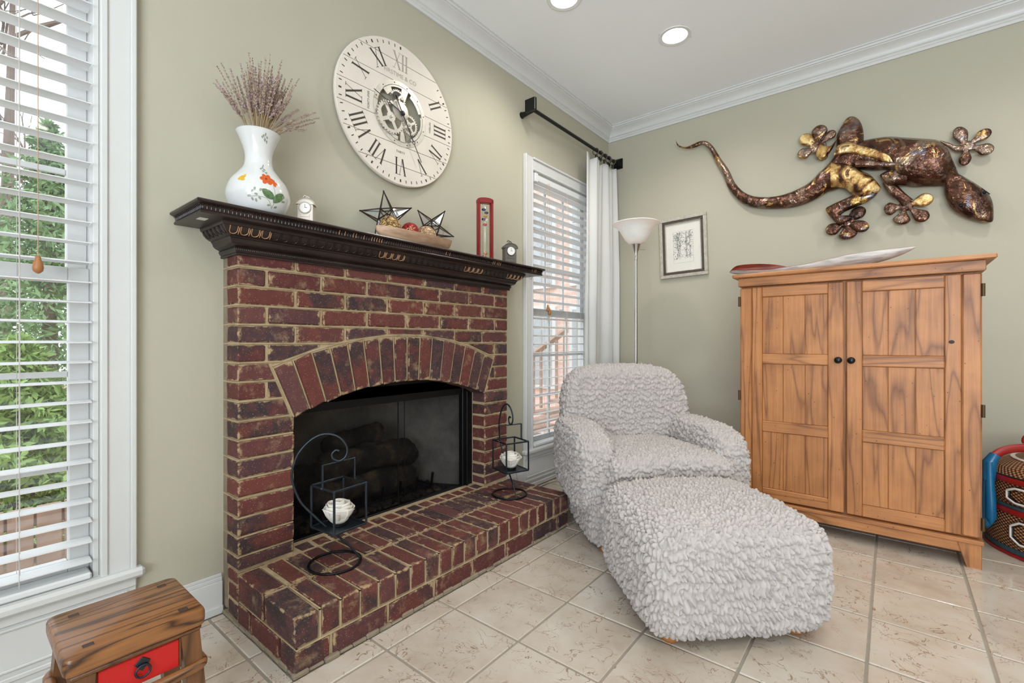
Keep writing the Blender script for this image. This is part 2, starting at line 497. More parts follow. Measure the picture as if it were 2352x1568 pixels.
# ------------------------------------------------------------------ windows
def make_window(n, y0, y1):
    w = tag(thing('window_%d' % n, None, None, (0, (y0 + y1) / 2, 0)), kind='structure')
    z0, z1 = WZ; cw = .09
    B = lambda nm, *a, b=.002, m=M_TRIM: boxo(nm, m, w, *a, b=b)
    for s, ya, yb in ((-1, y0 - cw, y0), (1, y1, y1 + cw)):
        c = B('casing', 0, .017, ya, yb, z0 - .02, z1 + cw)
        ins = yb - .018 if s < 0 else ya
        boxo('casing_bead', M_TRIM, c, .017, .024, ins, ins + .018, z0, z1 + .018, .003)
        e = ya if s < 0 else yb - .016
        boxo('back_band', M_TRIM, c, .017, .028, e, e + .016, z0 - .02, z1 + cw, .003)
    c = B('head_casing', 0, .017, y0, y1, z1, z1 + cw)
    boxo('casing_bead', M_TRIM, c, .017, .024, y0, y1, z1, z1 + .018, .003)
    boxo('back_band', M_TRIM, c, .017, .028, y0, y1, z1 + cw - .016, z1 + cw, .003)
    B('jamb', -WT + .02, 0, y0, y0 + .015, z0, z1); B('jamb', -WT + .02, 0, y1 - .015, y1, z0, z1)
    B('head_jamb', -WT + .02, 0, y0, y1, z1 - .015, z1)
    mb = MB().box(-WT + .01, .004, y0, y1, z0 + .0005, z0 + .006).box(0, .042, y0 - cw - .02, y1 + cw + .02, z0 - .026, z0 + .006, .009)
    mb.build('stool_sill', M_TRIM, w)
    # panelled apron down to the floor
    ap = B('apron', 0, .015, y0 - cw, y1 + cw, 0, z0 - .026)
    boxo('apron_rail', M_TRIM, ap, .015, .022, y0 - cw, y1 + cw, .205, z0 - .026, .004)
    boxo('apron_base', M_TRIM, ap, .015, .024, y0 - cw, y1 + cw, 0, .03, .004)
    boxo('apron_base_cap', M_TRIM, ap, .015, .021, y0 - cw, y1 + cw, .045, .06, .004)
    for ya, yb, za, zb in ((y0 - .06, y1 + .06, .19, .198), (y0 - .06, y1 + .06, .075, .083), (y0 - .068, y0 - .06, .075, .198), (y1 + .06, y1 + .068, .075, .198)):
        boxo('panel_mould', M_TRIM, ap, .015, .021, ya, yb, za, zb, .002)
    # two sashes with muntins and panes
    zm = 1.218
    for nm, xa, xb, za, zb in (('lower_sash', -.085, -.052, z0, zm + .022), ('upper_sash', -.12, -.088, zm - .022, z1 - .015)):
        yi0, yi1 = y0 + .015, y1 - .015; st = .05
        f = MB()
        f.box(xa, xb, yi0, yi0 + st, za, zb, .003).box(xa, xb, yi1 - st, yi1, za, zb, .003)
        f.box(xa, xb, yi0 + st, yi1 - st, za, za + (.06 if nm[0] == 'l' else .044), .003).box(xa, xb, yi0 + st, yi1 - st, zb - .044, zb, .003)
        sash = f.build(nm, M_TRIM, w)
        ga, gb = za + .055, zb - .042; ya, yb = yi0 + st, yi1 - st
        for k in (1, 2):
            yc = ya + (yb - ya) * k / 3; zc_ = ga + (gb - ga) * k / 3
            boxo('muntin', M_TRIM, sash, xa + .008, xb - .008, yc - .009, yc + .009, ga, gb, .002)
            boxo('muntin', M_TRIM, sash, xa + .009, xb - .009, ya, yb, zc_ - .009, zc_ + .009, .002)
        for i in range(3):
            for k in range(3):
                pa = ya + (yb - ya) * i / 3; pb = ya + (yb - ya) * (i + 1) / 3
                qa = ga + (gb - ga) * k / 3; qb = ga + (gb - ga) * (k + 1) / 3
                boxo('pane', M_GLASS, sash, xa + .014, xa + .018, pa, pb, qa, qb, 0)
    boxo('sash_lock', M_TRIM, w, -.055, -.03, (y0 + y1) / 2 - .03, (y0 + y1) / 2 + .03, zm + .022, zm + .036, .004)
    return w
make_window(1, *W1); make_window(2, *W2)
# plain unseen window added behind the camera to let fill light in
for n, (a0, a1, ax) in enumerate(((1.8, 4.4, 'y'),), 3):
    w = tag(thing('window_%d' % n, None, None, (RX, -4.9, 0) if ax == 'x' else (3.1, RY, 0)), kind='structure')
    for k in range(5):
        c = a0 + (a1 - a0) * k / 4
        if ax == 'x': boxo('mullion', M_TRIM, w, RX, RX + .06, c - .03, c + .03, .3, 2.4)
        else: boxo('mullion', M_TRIM, w, c - .03, c + .03, RY - .06, RY, .3, 2.4)
    for z in (.3, 1.35, 2.4):
        if ax == 'x': boxo('rail', M_TRIM, w, RX, RX + .05, a0, a1, z - .03, z + .03)
        else: boxo('rail', M_TRIM, w, a0, a1, RY - .05, RY, z - .03, z + .03)

# blinds -------------------------------------------------------------
def make_blind(y0, y1, label, tilt, pull, zs0):
    t = thing('window_blind', label, 'blind', (0, (y0 + y1) / 2, 2.19), group='slatted window blinds')
    ya, yb = y0 + .02, y1 - .02
    h = MB().box(-.05, .016, ya - .004, yb + .004, 2.135, 2.178, .003).build('headrail', M_VINYL, t)
    MB().box(.006, .028, ya - .006, ya + .03, 2.12, 2.182, .003).build('valance_clip', M_VINYL, h)
    sl = None; k = 0; z = zs0
    w = .0635; n = 6
    prof = []
    for i in range(n + 1):
        u = -w / 2 + w * i / n
        prof.append((u, .0045 * (1 - (2 * u / w) ** 2)))
    mb = MB(); ring = [(u, q + .0014) for u, q in prof] + [(u, q - .0014) for u, q in prof[::-1]]
    mb.prism(ring, lambda u, q, v: (u, v, q), -(yb - ya) / 2, (yb - ya) / 2)
    me = mb.mesh('slat', M_VINYL, 40)
    while z > .31:
        link('slat', me, t, (-.014 - ORG[t.name].x, 0, z - 2.19), (0, math.radians(tilt + random.uniform(-1.2, 1.2)), 0))
        z -= .0619
    MB().box(-.046, .018, ya, yb, .27, .29, .005).build('bottom_rail', M_VINYL, t)
    for f in (.19, .5, .81):
        yc = ya + (yb - ya) * f
        c = MB()
        for x in (-.047, .019): c.tube([(x, yc, 2.14), (x, yc, .3)], .0009, 5)
        c.tube([(-.014, yc + .004, 2.14), (-.014, yc + .004, .3)], .0011, 5)
        c.build('ladder_cord', M_LADDER, t)
    for py, pz, dx in pull:
        c = MB().tube([(.03 + dx, py, 2.14), (.032 + dx, py, pz)], .0012, 5).build('pull_cord', M_CORD, t)
        MB().lathe([(.001, .0), (.006, -.002), (.0075, -.012), (.011, -.022), (.0125, -.034), (.011, -.044), (.005, -.05), (.001, -.052)], 14, (.032 + dx, py, pz)).build('tassel', M_TASSEL, c, 60)
    return t
make_blind(*W1, 'white slatted blind behind the red drawer stool', 0, [(-3.565, 1.255, 0)], 2.118)
make_blind(*W2, 'white slatted blind beside the white curtain', -6, [(-.985, 1.27, 0), (-.972, 1.245, .006)], 2.10)

# recessed lights ----------------------------------------------------
t_ = NT('lamp_glow'); t_.p.inputs['Emission Color'].default_value = (1, .93, .82, 1); t_.p.inputs['Emission Strength'].default_value = 14; t_.col((255, 250, 240))
M_GLOW = t_.m
M_CAN = simple('can_reflector', (225, 225, 222), .3, .0, var=.02)
def can_light(x, y, label, power):
    t = thing('recessed_light', label, 'ceiling light', (x, y, ZC), group='recessed ceiling lights')
    MB().lathe([(.105, .112), (.068, .108), (.072, .0), (.074, -.003), (.092, -.005), (.095, -.002), (.095, .0), (.1065, .0005)], 40, (x, y, ZC), cap=False).build('trim_ring', M_CAN, t, 40)
    MB().lathe([(.001, .022), (.03, .025), (.043, .034), (.047, .048), (.035, .07), (.03, .1), (.001, .102)], 32, (x, y, ZC)).build('bulb', M_GLOW, t, 60)
    l = bpy.data.lights.new('bulb_light', 'SPOT'); l.energy = power; l.color = (1, .96, .9); l.spot_size = math.radians(150); l.spot_blend = .7; l.shadow_soft_size = .06
    o = bpy.data.objects.new('bulb_light', l); COL.objects.link(o); o.parent = t; o.location = (0, 0, -.012)
for i, (x, y) in enumerate(LIGHTS):
    can_light(x, y, 'round recessed ceiling light glowing near the room corner' if i == 0 else 'round recessed ceiling light above the fireplace' if i == 1 else 'round recessed ceiling light over the open floor', (23, 18, 0, 0, 6)[i] if x < 1 else 19)
M_GREYMORT = simple('grey_mortar', (142, 128, 108), .9, var=.3, scale=20, bump=.5, bscale=60)

# ------------------------------------------------------------------ fireplace
XF, YL, YR = .135, -3.072, -1.564
HX, HZ = .569, .178
ZT = 1.325
YC = (YL + YR) / 2
AC, RI, RO, AL = -.636, 1.454, 1.668, math.radians(22.2)      # arch centre height, radii, half angle
OL, OR_ = YC - .55, YC + .55
ZS = AC + RI * math.cos(AL)
FP = thing('brick_fireplace', 'red brick fireplace with arched opening and raised brick hearth', 'fireplace', (0, YC, 0))
bcache = {}
def brick_mesh(a, b, c):
    key = (round(a, 3), round(b, 3), round(c, 3), random.randrange(4))
    if key not in bcache:
        st = random.getstate(); random.seed(str(key))
        bcache[key] = MB().box(-a / 2, a / 2, -b / 2, b / 2, -c / 2, c / 2, .0045, j=.0016).mesh('brick', M_BRICK)
        random.setstate(st)
    return bcache[key]
def brick(x0, x1, y0, y1, z0, z1, nm='brick'):
    j = .0012
    return link(nm, brick_mesh(x1 - x0, y1 - y0, z1 - z0), FP,
                ((x0 + x1) / 2 + random.uniform(-j, j), (y0 + y1) / 2 - YC, (z0 + z1) / 2),
                [random.uniform(-.008, .008) for _ in range(3)])
def clip(poly, p, n):
    out = []
    for i in range(len(poly)):
        a, b = poly[i], poly[(i + 1) % len(poly)]
        da = (a[0] - p[0]) * n[0] + (a[1] - p[1]) * n[1]; db = (b[0] - p[0]) * n[0] + (b[1] - p[1]) * n[1]
        if da >= 0: out.append(a)
        if da * db < 0:
            t = da / (da - db); out.append((a[0] + (b[0] - a[0]) * t, a[1] + (b[1] - a[1]) * t))
    return out
def parea(p): return abs(sum(p[i][0] * p[(i + 1) % len(p)][1] - p[(i + 1) % len(p)][0] * p[i][1] for i in range(len(p)))) / 2
def cut_brick(poly, x0, x1, nm='brick'):
    cy = sum(q[0] for q in poly) / len(poly); cz = sum(q[1] for q in poly) / len(poly)
    me = MB().prism([(u - cy, v - cz) for u, v in poly], lambda u, v, w: (w, u, v), x0, x1, .004).mesh('brick', M_BRICK)
    return link(nm, me, FP, (random.uniform(-.001, .001), cy - YC, cz))
# breast courses
PZ, J = .0697, .011
zj = [.2325 + PZ * k for k in range(16)]
rows = [(HZ + .003, zj[0])] + list(zip(zj[:-1], zj[1:])) + [(zj[-1], ZT + .012)]
nr = len(rows)
x0b = .036
for r, (za, zb) in enumerate(rows):
    za += J / 2; zb -= J / 2
    k = nr - 1 - r                      # 0 = top course
    pit = .2155; L = YR - YL
    edges = [0.0]
    if k % 2 == 0:
        while edges[-1] + pit < L - .02: edges.append(edges[-1] + pit)
    else:
        edges.append(.107)
        while edges[-1] + pit < L - .02: edges.append(edges[-1] + pit)
    edges.append(L + J)
    zc = (za + zb) / 2
    if zc < ZS - .01:                    # piers beside the opening: one stretcher each
        brick(x0b, XF, YL, OL, za, zb); brick(x0b, XF, OR_, YR, za, zb); continue
    for ea, eb in zip(edges[:-1], edges[1:]):
        ya, yb = YL + ea, YL + eb - J
        poly = [(ya, za), (yb, za), (yb, zb), (ya, zb)]
        cy = (ya + yb) / 2
        # clip against the arch: nearest of arc tangent / skewback line
        g = .011
        best = None
        ang = math.atan2(cy - YC, zc - AC)
        cands = []
        a2 = max(-AL, min(AL, ang))
        cands.append(((YC + (RO + g) * math.sin(a2), AC + (RO + g) * math.cos(a2)), (math.sin(a2), math.cos(a2))))
        for s in (-1, 1):
            nx, nz = s * math.cos(AL), -math.sin(AL)
            pt = (YC + s * RI * math.sin(AL) + nx * g, AC + RI * math.cos(AL) + nz * g)
            cands.append((pt, (nx, nz)))
        sd = [((cy - p[0]) * n[0] + (zc - p[1]) * n[1], p, n) for p, n in cands]
        sd.sort(key=lambda q: -q[0])
        _, p, n = sd[0]
        q = clip(poly, p, n)
        if len(q) < 3 or parea(q) < .0007: continue
        if abs(parea(q) - parea(poly)) < 1e-7: brick(x0b, XF, ya, yb, za, zb)
        else: cut_brick(q, x0b, XF)
# arch ring
NV = 16
for i in range(NV):
    a0 = -AL + 2 * AL * i / NV; a1 = a0 + 2 * AL / NV
    g0 = .0068
    poly = []
    for a, R, s in ((a0, RI, 1), (a0, RO - .004, 1), (a1, RO - .004, -1), (a1, RI, -1)):
        jx = random.uniform(-.0015, .0015)
        poly.append((YC + R * math.sin(a) + s * g0 * math.cos(a) + jx, AC + R * math.cos(a) + random.uniform(-.003, .003)))
    cut_brick(poly, .03, XF + .002, 'arch_brick')
# mortar body: breast, arch joint and joints with raised beads
mo = MB()
XM = XF - .007
def mort(y0, y1, z0, z1, x0=.0): mo.box(x0, XM, y0, y1, z0, z1)
mort(YL + .004, OL - .003, 0.02, ZS); mort(OR_ + .003, YR - .004, 0.02, ZS)
mort(YL + .004, YR - .004, AC + RO, ZT + .01)
ns = 14
for s in (-1, 1):      # fill beside the arch
    pass
arc = [(YC + RI * math.sin(a) * 1.0, AC + RI * math.cos(a) + .004) for a in np.linspace(-AL, AL, 24)]
poly = [(YL + .004, ZS), (OL - .003, ZS)] + arc[1:-1] + [(OR_ + .003, ZS), (YR - .004, ZS), (YR - .004, AC + RO + .001), (YL + .004, AC + RO + .001)]
mo.prism(poly, lambda u, v, w: (w, u, v), 0, XM)
mort_o = mo.build('mortar', M_MORTAR, FP)
be = MB()
XB = XF - .0015
def bead(y0, y1, z): be.box(XM - .004, XB, y0, y1, z - .0022, z + .0022, .0012)
for z in zj:
    if z < ZS - .005: bead(YL + .003, OL - .002, z); bead(OR_ + .002, YR - .003, z)
    elif z < AC + RO * math.cos(AL):
        o = RI * math.sin(AL) + (z - ZS) * math.tan(AL) + .01
        bead(YL + .003, YC - o, z); bead(YC + o, YR - .003, z)
    elif z < AC + RO + .012:
        o = math.sqrt(max(0, (RO + .006) ** 2 - (z - AC) ** 2)); bead(YL + .003, YC - o, z); bead(YC + o, YR - .003, z)
    else: bead(YL + .003, YR - .003, z)
    be.box(.004, x0b + .1, YL - .0005, YL + .006, z - .0022, z + .0022)
for a in np.linspace(-AL, AL, NV + 1):
    pts = [(XB - .003, YC + R * math.sin(a), AC + R * math.cos(a)) for R in np.linspace(RI + .002, RO, 5)]
    be.tube(pts, .0026, 6)
be.tube([(XB - .003, YC + (RO + .005) * math.sin(a), AC + (RO + .005) * math.cos(a)) for a in np.linspace(-AL, AL, 30)], .0026, 6)
tag(be.build('mortar_bead', M_MORTAR, mort_o), kind='stuff')
# wall-side mortar strip on the left return
MB().box(0, x0b - .002, YL + .001, YL + .01, .02, ZT).box(0, x0b - .002, YR - .01, YR - .001, .02, ZT).build('mortar_strip', M_GREYMORT, mort_o)

# hearth ------------------------------------------------------------
zl = .083
hm = MB().box(.03, HX - .008, YL + .006, YR - .006, 0.0, HZ - .006)
hm.box(.0, .14, OL - .002, OR_ + .002, .1, HZ - .003)
hearth_m = hm.build('hearth_mortar', M_MORTAR, FP)
# spread mortar foot on the floor
ft_ = MB(); yy = YL - .012
while yy < YR: ft_.box(HX - .012, HX + random.uniform(.004, .012), yy, yy + .05, 0, random.uniform(.008, .02), .004); yy += .05
xx = .02
while xx < HX: ft_.box(xx, xx + .05, YL - random.uniform(.006, .014), YL + .01, 0, random.uniform(.008, .02), .004); xx += .05
ft_.build('mortar_foot', M_GREYMORT, hearth_m)
ye = [-3.076, -2.99, -2.92, -2.848, -2.776, -2.704, -2.636, -2.566, -2.496, -2.427, -2.357, -2.286, -2.213, -2.139, -2.063, -1.987, -1.913, -1.841, -1.77, -1.70, -1.632, YR + .011]
for a, b in zip(ye[:-1], ye[1:]):
    a_, b_ = a + .0, b - .012
    first = a == ye[0]
    brick(.362, HX, a_, b_, zl + .006, HZ + random.uniform(-.001, .002))
    off = .012 if not first else 0
    brick(.146, .349, a_ + off, min(b_ + off, YR), zl + .006, HZ + random.uniform(-.001, .002))
    if a > OL - .01 and b < OR_ + .05:
        brick(.064, .134, a_ + .01, min(b_ + .01, OR_ - .004), zl + .02, HZ - .001)
# lower course
y = YL - .004
seg = [.112, .203, .203, .203, .203, .203, .203, .11]
for w in seg:
    brick(HX - .1, HX - .001, y, min(y + w, YR), .008, zl - .006); y += w + .0125
for xa, xb in ((.0, .0),): pass
for xa, xb in ((.145, .24), (.252, .455)): brick(xa, xb, YL - .004, YL + .09, .008, zl - .006); brick(xa, xb, YR - .09, YR, .008, zl - .006)
for za, zb in ((.006, .06), (.071, .124), (.135, .174)): brick(x0b + .01, .134, YL, YL + .1, za, zb)
hb = MB()
for a in ye[1:-1]:
    hb.box(.15, HX - .003, a - .0085, a - .0035, HZ - .007, HZ - .0015); hb.box(HX - .009, HX - .003, a - .0085, a - .0035, zl, HZ - .003)
hb.box(.353, .358, YL, YR, HZ - .007, HZ - .0015); hb.box(.138, .143, YL, YR, HZ - .007, HZ - .0015)
hb.box(HX - .009, HX - .002, YL, YR, zl - .003, zl + .002); hb.box(.15, HX, YL - .0005, YL + .006, zl - .003, zl + .002)
tag(hb.build('mortar_bead', M_MORTAR, hearth_m), kind='stuff')

# firebox -----------------------------------------------------------
M_SOOT = simple('sooty_steel', (22, 22, 24), .55, .3, var=.3)
def mk_refr():
    t = NT('refractory_panel'); v = t.coord('Object')
    t.col(t.ramp(t.noise(v, 5, 5, .6), [(.3, (110, 104, 100)), (.7, (170, 162, 156))])); t.set(Roughness=.9)
    t.bump(t.noise(v, 90, 4), .3, .004); return t.m
M_REFR = mk_refr()
FXB = -.42
def panel(p0, p1, z0, z1, name, parent):
    """refractory wall panel moulded with brick relief between ground points p0,p1"""
    p0 = Vector(p0); p1 = Vector(p1); d = (p1 - p0); Lh = d.length; d.normalize(); nrm = Vector((-d.y, d.x))
    mb = MB()
    M4 = Matrix(((d.x, nrm.x, 0, p0.x), (d.y, nrm.y, 0, p0.y), (0, 0, 1, 0), (0, 0, 0, 1)))
    mb.box(0, Lh, -.012, 0, z0, z1, 0, M4)
    z = z0; r = 0
    while z < z1 - .01:
        u = -.05 * (r % 2)
        while u < Lh:
            a, b = max(u, 0) + .002, min(u + .1, Lh) - .002
            if b - a > .008: mb.box(a, b, 0, .005, z + .002, min(z + .056, z1) - .002, .0015, M4)
            u += .1
        z += .058; r += 1
    return mb.build(name, M_REFR, parent)
ZB1 = .74
fb = MB().box(FXB - .05, .03, OL - .02, OR_ + .02, .1, .165)                       # floor pan
fb.box(FXB - .05, .03, OL - .03, OR_ + .03, ZB1, ZB1 + .05)
fb.box(FXB - .06, FXB - .045, OL - .03, OR_ + .03, .1, ZB1 + .05).box(FXB - .06, .02, OL - .035, OL - .022, .1, ZB1 + .05).box(FXB - .06, .02, OR_ + .022, OR_ + .035, .1, ZB1 + .05)
fbx = fb.build('firebox', M_SOOT, FP)
panel((FXB, OL + .22), (FXB, OR_ - .22), .165, ZB1, 'back_panel', fbx)
panel((0.01, OL + .005), (FXB, OL + .22), .165, ZB1, 'side_panel', fbx)
panel((FXB, OR_ - .22), (0.01, OR_ - .01), .165, ZB1, 'side_panel', fbx)
fr = MB()
fr.box(.0, .032, OL - .01, OL + .03, .165, .75, .003).box(.0, .032, OR_ - .075, OR_ + .01, .165, .75, .003)
fr.box(.022, .045, OR_ - .052, OR_ - .04, .17, .72, .002)
hood = [(YC + (RI + .02) * math.sin(a), AC + (RI + .02) * math.cos(a)) for a in np.linspace(AL, -AL, 20)]
fr.prism([(OL - .01, .705), (OR_ + .01, .705)] + hood, lambda u, v, w: (w, u, v), .0, .03)
fr.box(.0, .03, OL, OR_, .165, .182, .002)
fr.build('surround_frame', M_BLACK, FP)
# mesh spark curtains
ms = MB()
ZM0, ZM1 = .19, .705
YM0, YM1 = OL + .03, OR_ - .075
p = .0078
k = 0
Hh = ZM1 - ZM0
c = YM0 - Hh
def wire(ya, za, yb, zb, x):
    d = Vector((0, yb - ya, zb - za)).normalized() * .00042; q = Vector((0, -d.z, d.y))
    a = Vector((x, ya, za)); b = Vector((x, yb, zb)); e = Vector((.0005, 0, 0))
    ms.add([a + q + e, a - q + e, b - q + e, b + q + e, a + q - e, a - q - e, b - q - e, b + q - e], [(0, 1, 2, 3), (7, 6, 5, 4), (0, 3, 7, 4), (1, 5, 6, 2)])
while c < YM1:
    for s in (1, -1):
        if s == 1: ya, za, yb, zb = c, ZM0, c + Hh, ZM1
        else: ya, za, yb, zb = c, ZM1, c + Hh, ZM0
        if ya < YM0: t = (YM0 - ya) / (yb - ya); za += (zb - za) * t; ya = YM0
        if yb > YM1: t = (YM1 - ya) / (yb - ya); zb = za + (zb - za) * t; yb = YM1
        if yb > ya: wire(ya, za, yb, zb, .012 + .0008 * s)
    c += p
mesh_o = tag(ms.build('mesh_curtain', M_BLACK, FP), kind='stuff')
M_ROD = simple('bronze_rod', (110, 90, 66), .4, .8)
MB().tube([(.018, YM0, ZM1 + .003), (.018, YM1, ZM1 + .003)], .003, 8).build('curtain_rail', M_ROD, mesh_o)
rg = MB()
for i in range(17):
    y = YM0 + .03 + (YM1 - YM0 - .06) * i / 16
    rg.tube([(.018 + .006 * math.cos(a), y, ZM1 - .003 + .008 * math.sin(a)) for a in np.linspace(0, 2 * PI, 9)[:-1]], .0008, 5, True)
rg.build('curtain_rings', M_ROD, mesh_o)
for y in (YC + .035, YC + .075): MB().tube([(.016, y, ZM1), (.016, y, ZM0 - .004)], .0035 if y < YC + .05 else .002, 8).build('pull_rod', M_BLACK, mesh_o)

# gas logs: each log a thing of its own
def mk_log():
    t = NT('charred_log'); v = t.coord('Object', (1, 1, 1), 5)
    t.col(t.ramp(t.noise(v, 9, 6, .7), [(.35, (16, 15, 15)), (.52, (60, 50, 42)), (.7, (122, 100, 80))]))
    t.set(Roughness=.7); t.bump(t.noise(v, 38, 6, .7), 1.0, .02); return t.m
M_LOG = mk_log()
def log(a, b, r, label, seed):
    rg_ = np.random.default_rng(seed); a = Vector(a); b = Vector(b); n, m = 22, 20
    mb = MB(); pts = []; rad = []
    d = b - a; side = Vector((0, 0, 1)); ph = rg_.uniform(0, 6)
    for i in range(n):
        t = i / (n - 1); pts.append(a + d * t + side * (.02 * math.sin(t * 3 + ph)))
        rad.append(r * (1 + .13 * math.sin(t * 9 + ph)) * (.75 if i in (0, n - 1) else 1))
    mb.tube(pts, rad, m)
    mb.v = [(x + rg_.normal(0, r * .05), y + rg_.normal(0, r * .05), z + rg_.normal(0, r * .05)) for x, y, z in mb.v]
    o = mb.build('fire_log', M_LOG, None, 50, loc=tuple((a + b) / 2))
    tag(o, label, 'log', 'charred logs in the firebox')
log((-.28, YC - .40, .33), (-.26, YC + .34, .36), .085, 'thick charred back log lying in the firebox grate', 1)
log((-.12, YC - .36, .265), (-.14, YC + .26, .285), .062, 'charred front log lying low in the firebox grate', 2)
log((-.135, YC - .30, .39), (-.15, YC + .24, .405), .062, 'charred log resting across the two lower logs', 3)
log((-.24, YC - .22, .485), (-.23, YC + .10, .497), .048, 'short charred log stacked on top of the fire', 4)
gr = thing('fire_grate', 'black iron grate under the charred logs', 'grate', (-.2, YC, .165))
for i in range(7):
    y = YC - .33 + .11 * i
    MB().tube([(-.06, y, .27), (-.07, y, .2), (-.3, y, .2), (-.33, y, .29)], .008, 8).build('bar', M_BLACK, gr, 60)
for x in (-.09, -.29):
    MB().tube([(x, YC - .36, .192), (x, YC + .36, .192)], .007, 8).build('rail', M_BLACK, gr, 60)
    for y in (-.3, .3): MB().tube([(x, YC + y, .192), (x, YC + y, .165)], .007, 8).build('leg', M_BLACK, gr)
em = MB(); rg_ = np.random.default_rng(5)
for i in range(420):
    x, y = rg_.uniform(-.34, -.02), YC + rg_.uniform(-.42, .42); s = rg_.uniform(.006, .017)
    Mx = Matrix.Translation((x, y, .168 + s * .4)) @ Matrix.Rotation(rg_.uniform(0, 6), 4, Vector(rg_.normal(size=3)).normalized())
    em.box(-s, s, -s * .8, s * .8, -s * .6, s * .6, s * .25, Mx)
tag(em.build('ember_bed', M_LOG), 'black cinders and embers strewn under the logs', 'embers', kind='stuff')

# ------------------------------------------------------------------ mantel shelf
def mk_mantel():
    t = NT('distressed_espresso_wood'); v = t.coord('Object')
    b = t.ramp(t.noise(v, 7, 5), [(.3, (26, 18, 17)), (.7, (48, 35, 32))])
    wear = t.ramp(t.noise(t.coord('Object', (3, 1, 3)), 16, 6, .75), [(.66, (0, 0, 0)), (.72, (255, 255, 255))])
    t.col(t.mix(t.math('MULTIPLY', wear, .55), b, (172, 128, 92))); t.set(Roughness=.3)
    t.bump(t.noise(v, 70, 4), .12, .003); return t.m
M_MANT = mk_mantel()
M_GILT = simple('worn_gilt_edges', (196, 150, 112), .45, .2, var=.3, scale=90)
MT = thing('mantel_shelf', 'dark distressed wooden mantel shelf with carved mouldings on the brick fireplace', 'mantel', (0, YC, ZT))
def sweep_u(prof, yl, yr, xf):
    """profile (offset,z) swept round left return, front, right return with mitres"""
    mb = MB(); vs = []; fs = []
    for o, z in prof: vs += [(.001, yl - o, z), (xf + o, yl - o, z), (xf + o, yr + o, z), (.001, yr + o, z)]
    n = len(prof)
    for i in range(n - 1):
        for k in range(3): fs.append([i * 4 + k, i * 4 + k + 1, i * 4 + k + 5, i * 4 + k + 4])
    fs.append([0, 1, 2, 3]); fs.append([(n - 1) * 4 + k for k in range(4)])
    return mb.add(vs, fs)
SX = .275; sl_, sr_ = -3.24, -1.362
shelf = [(-.018, 1.415), (-.014, 1.415), (-.012, 1.42), (-.014, 1.424), (-.017, 1.428), (-.016, 1.436), (-.011, 1.443), (-.004, 1.446), (-.001, 1.448), (.0, 1.4525), (-.003, 1.457), (-.02, 1.457)]
sh = sweep_u(shelf, sl_, sr_, SX).build('shelf_board', M_MANT, MT, 35)
bed = [(0, 1.316), (.008, 1.316), (.010, 1.321), (.008, 1.325), (.012, 1.329), (.016, 1.338), (.013, 1.342), (.017, 1.345), (.026, 1.349), (.034, 1.357), (.037, 1.367), (.041, 1.370), (.041, 1.3735), (.048, 1.376), (.058, 1.383), (.066, 1.393), (.070, 1.403), (.073, 1.404), (.076, 1.409), (.076, 1.416)]
bd = sweep_u(bed, YL + .0, YR, XF + .003).build('bed_moulding', M_MANT, MT, 35)
# egg carvings (U shaped) along the ovolo, darts between; worn gilt groups
def ovo(t):     # 0 top .. 1 bottom  -> (offset,z)
    a = [(.071, 1.402), (.067, 1.393), (.0585, 1.383), (.049, 1.3765)]
    u = t * 3; i = min(int(u), 2); f = u - i
    return (a[i][0] * (1 - f) + a[i + 1][0] * f + .0005, a[i][1] * (1 - f) + a[i + 1][1] * f)
eg = MB(); pts = []
for k in range(13):
    a = PI * k / 12
    w = -.0125 * math.cos(a); t = (.0 if k in (0, 12) else .45 + .45 * math.sin(a))
    if k in (0, 12): pts.append((w, 0.0))
    else: pts.append((w, t))
P3 = [(ovo(t)[0], w, ovo(t)[1] - 1.40) for w, t in pts]
eg.tube(P3, .0016, 6)
egm = eg.mesh('egg_carving', M_MANT, 60); egg = eg.mesh('egg_carving', M_GILT, 60)
dt = MB().tube([(ovo(.1)[0], 0, ovo(.1)[1] - 1.40), (ovo(.55)[0], 0, ovo(.55)[1] - 1.4), (ovo(.95)[0], 0, ovo(.95)[1] - 1.4)], [.0012, .0022, .0006], 6)
dtm = dt.mesh('dart_carving', M_MANT, 60); dtg = dt.mesh('dart_carving', M_GILT, 60)
n = 46; y0, y1 = YL - .055, YR + .055
for i in range(n):
    y = y0 + (y1 - y0) * (i + .5) / n
    gilt = i < 4 or 17 <= i < 21 or 32 <= i < 36 or i >= 42
    link('egg_carving', egg if gilt else egm, bd, (XF + .003, y - YC, 1.40 - ZT))
    link('dart_carving', dtg if gilt else dtm, bd, (XF + .003, y - YC + (y1 - y0) / n / 2, 1.40 - ZT))
for s, yy in ((-1, YL), (1, YR)):
    for i in range(5):
        x = .03 + .036 * i
        if x < XF + .04:
            link('egg_carving', egm, bd, (x, yy - YC, 1.40 - ZT), (0, 0, s * PI / 2))
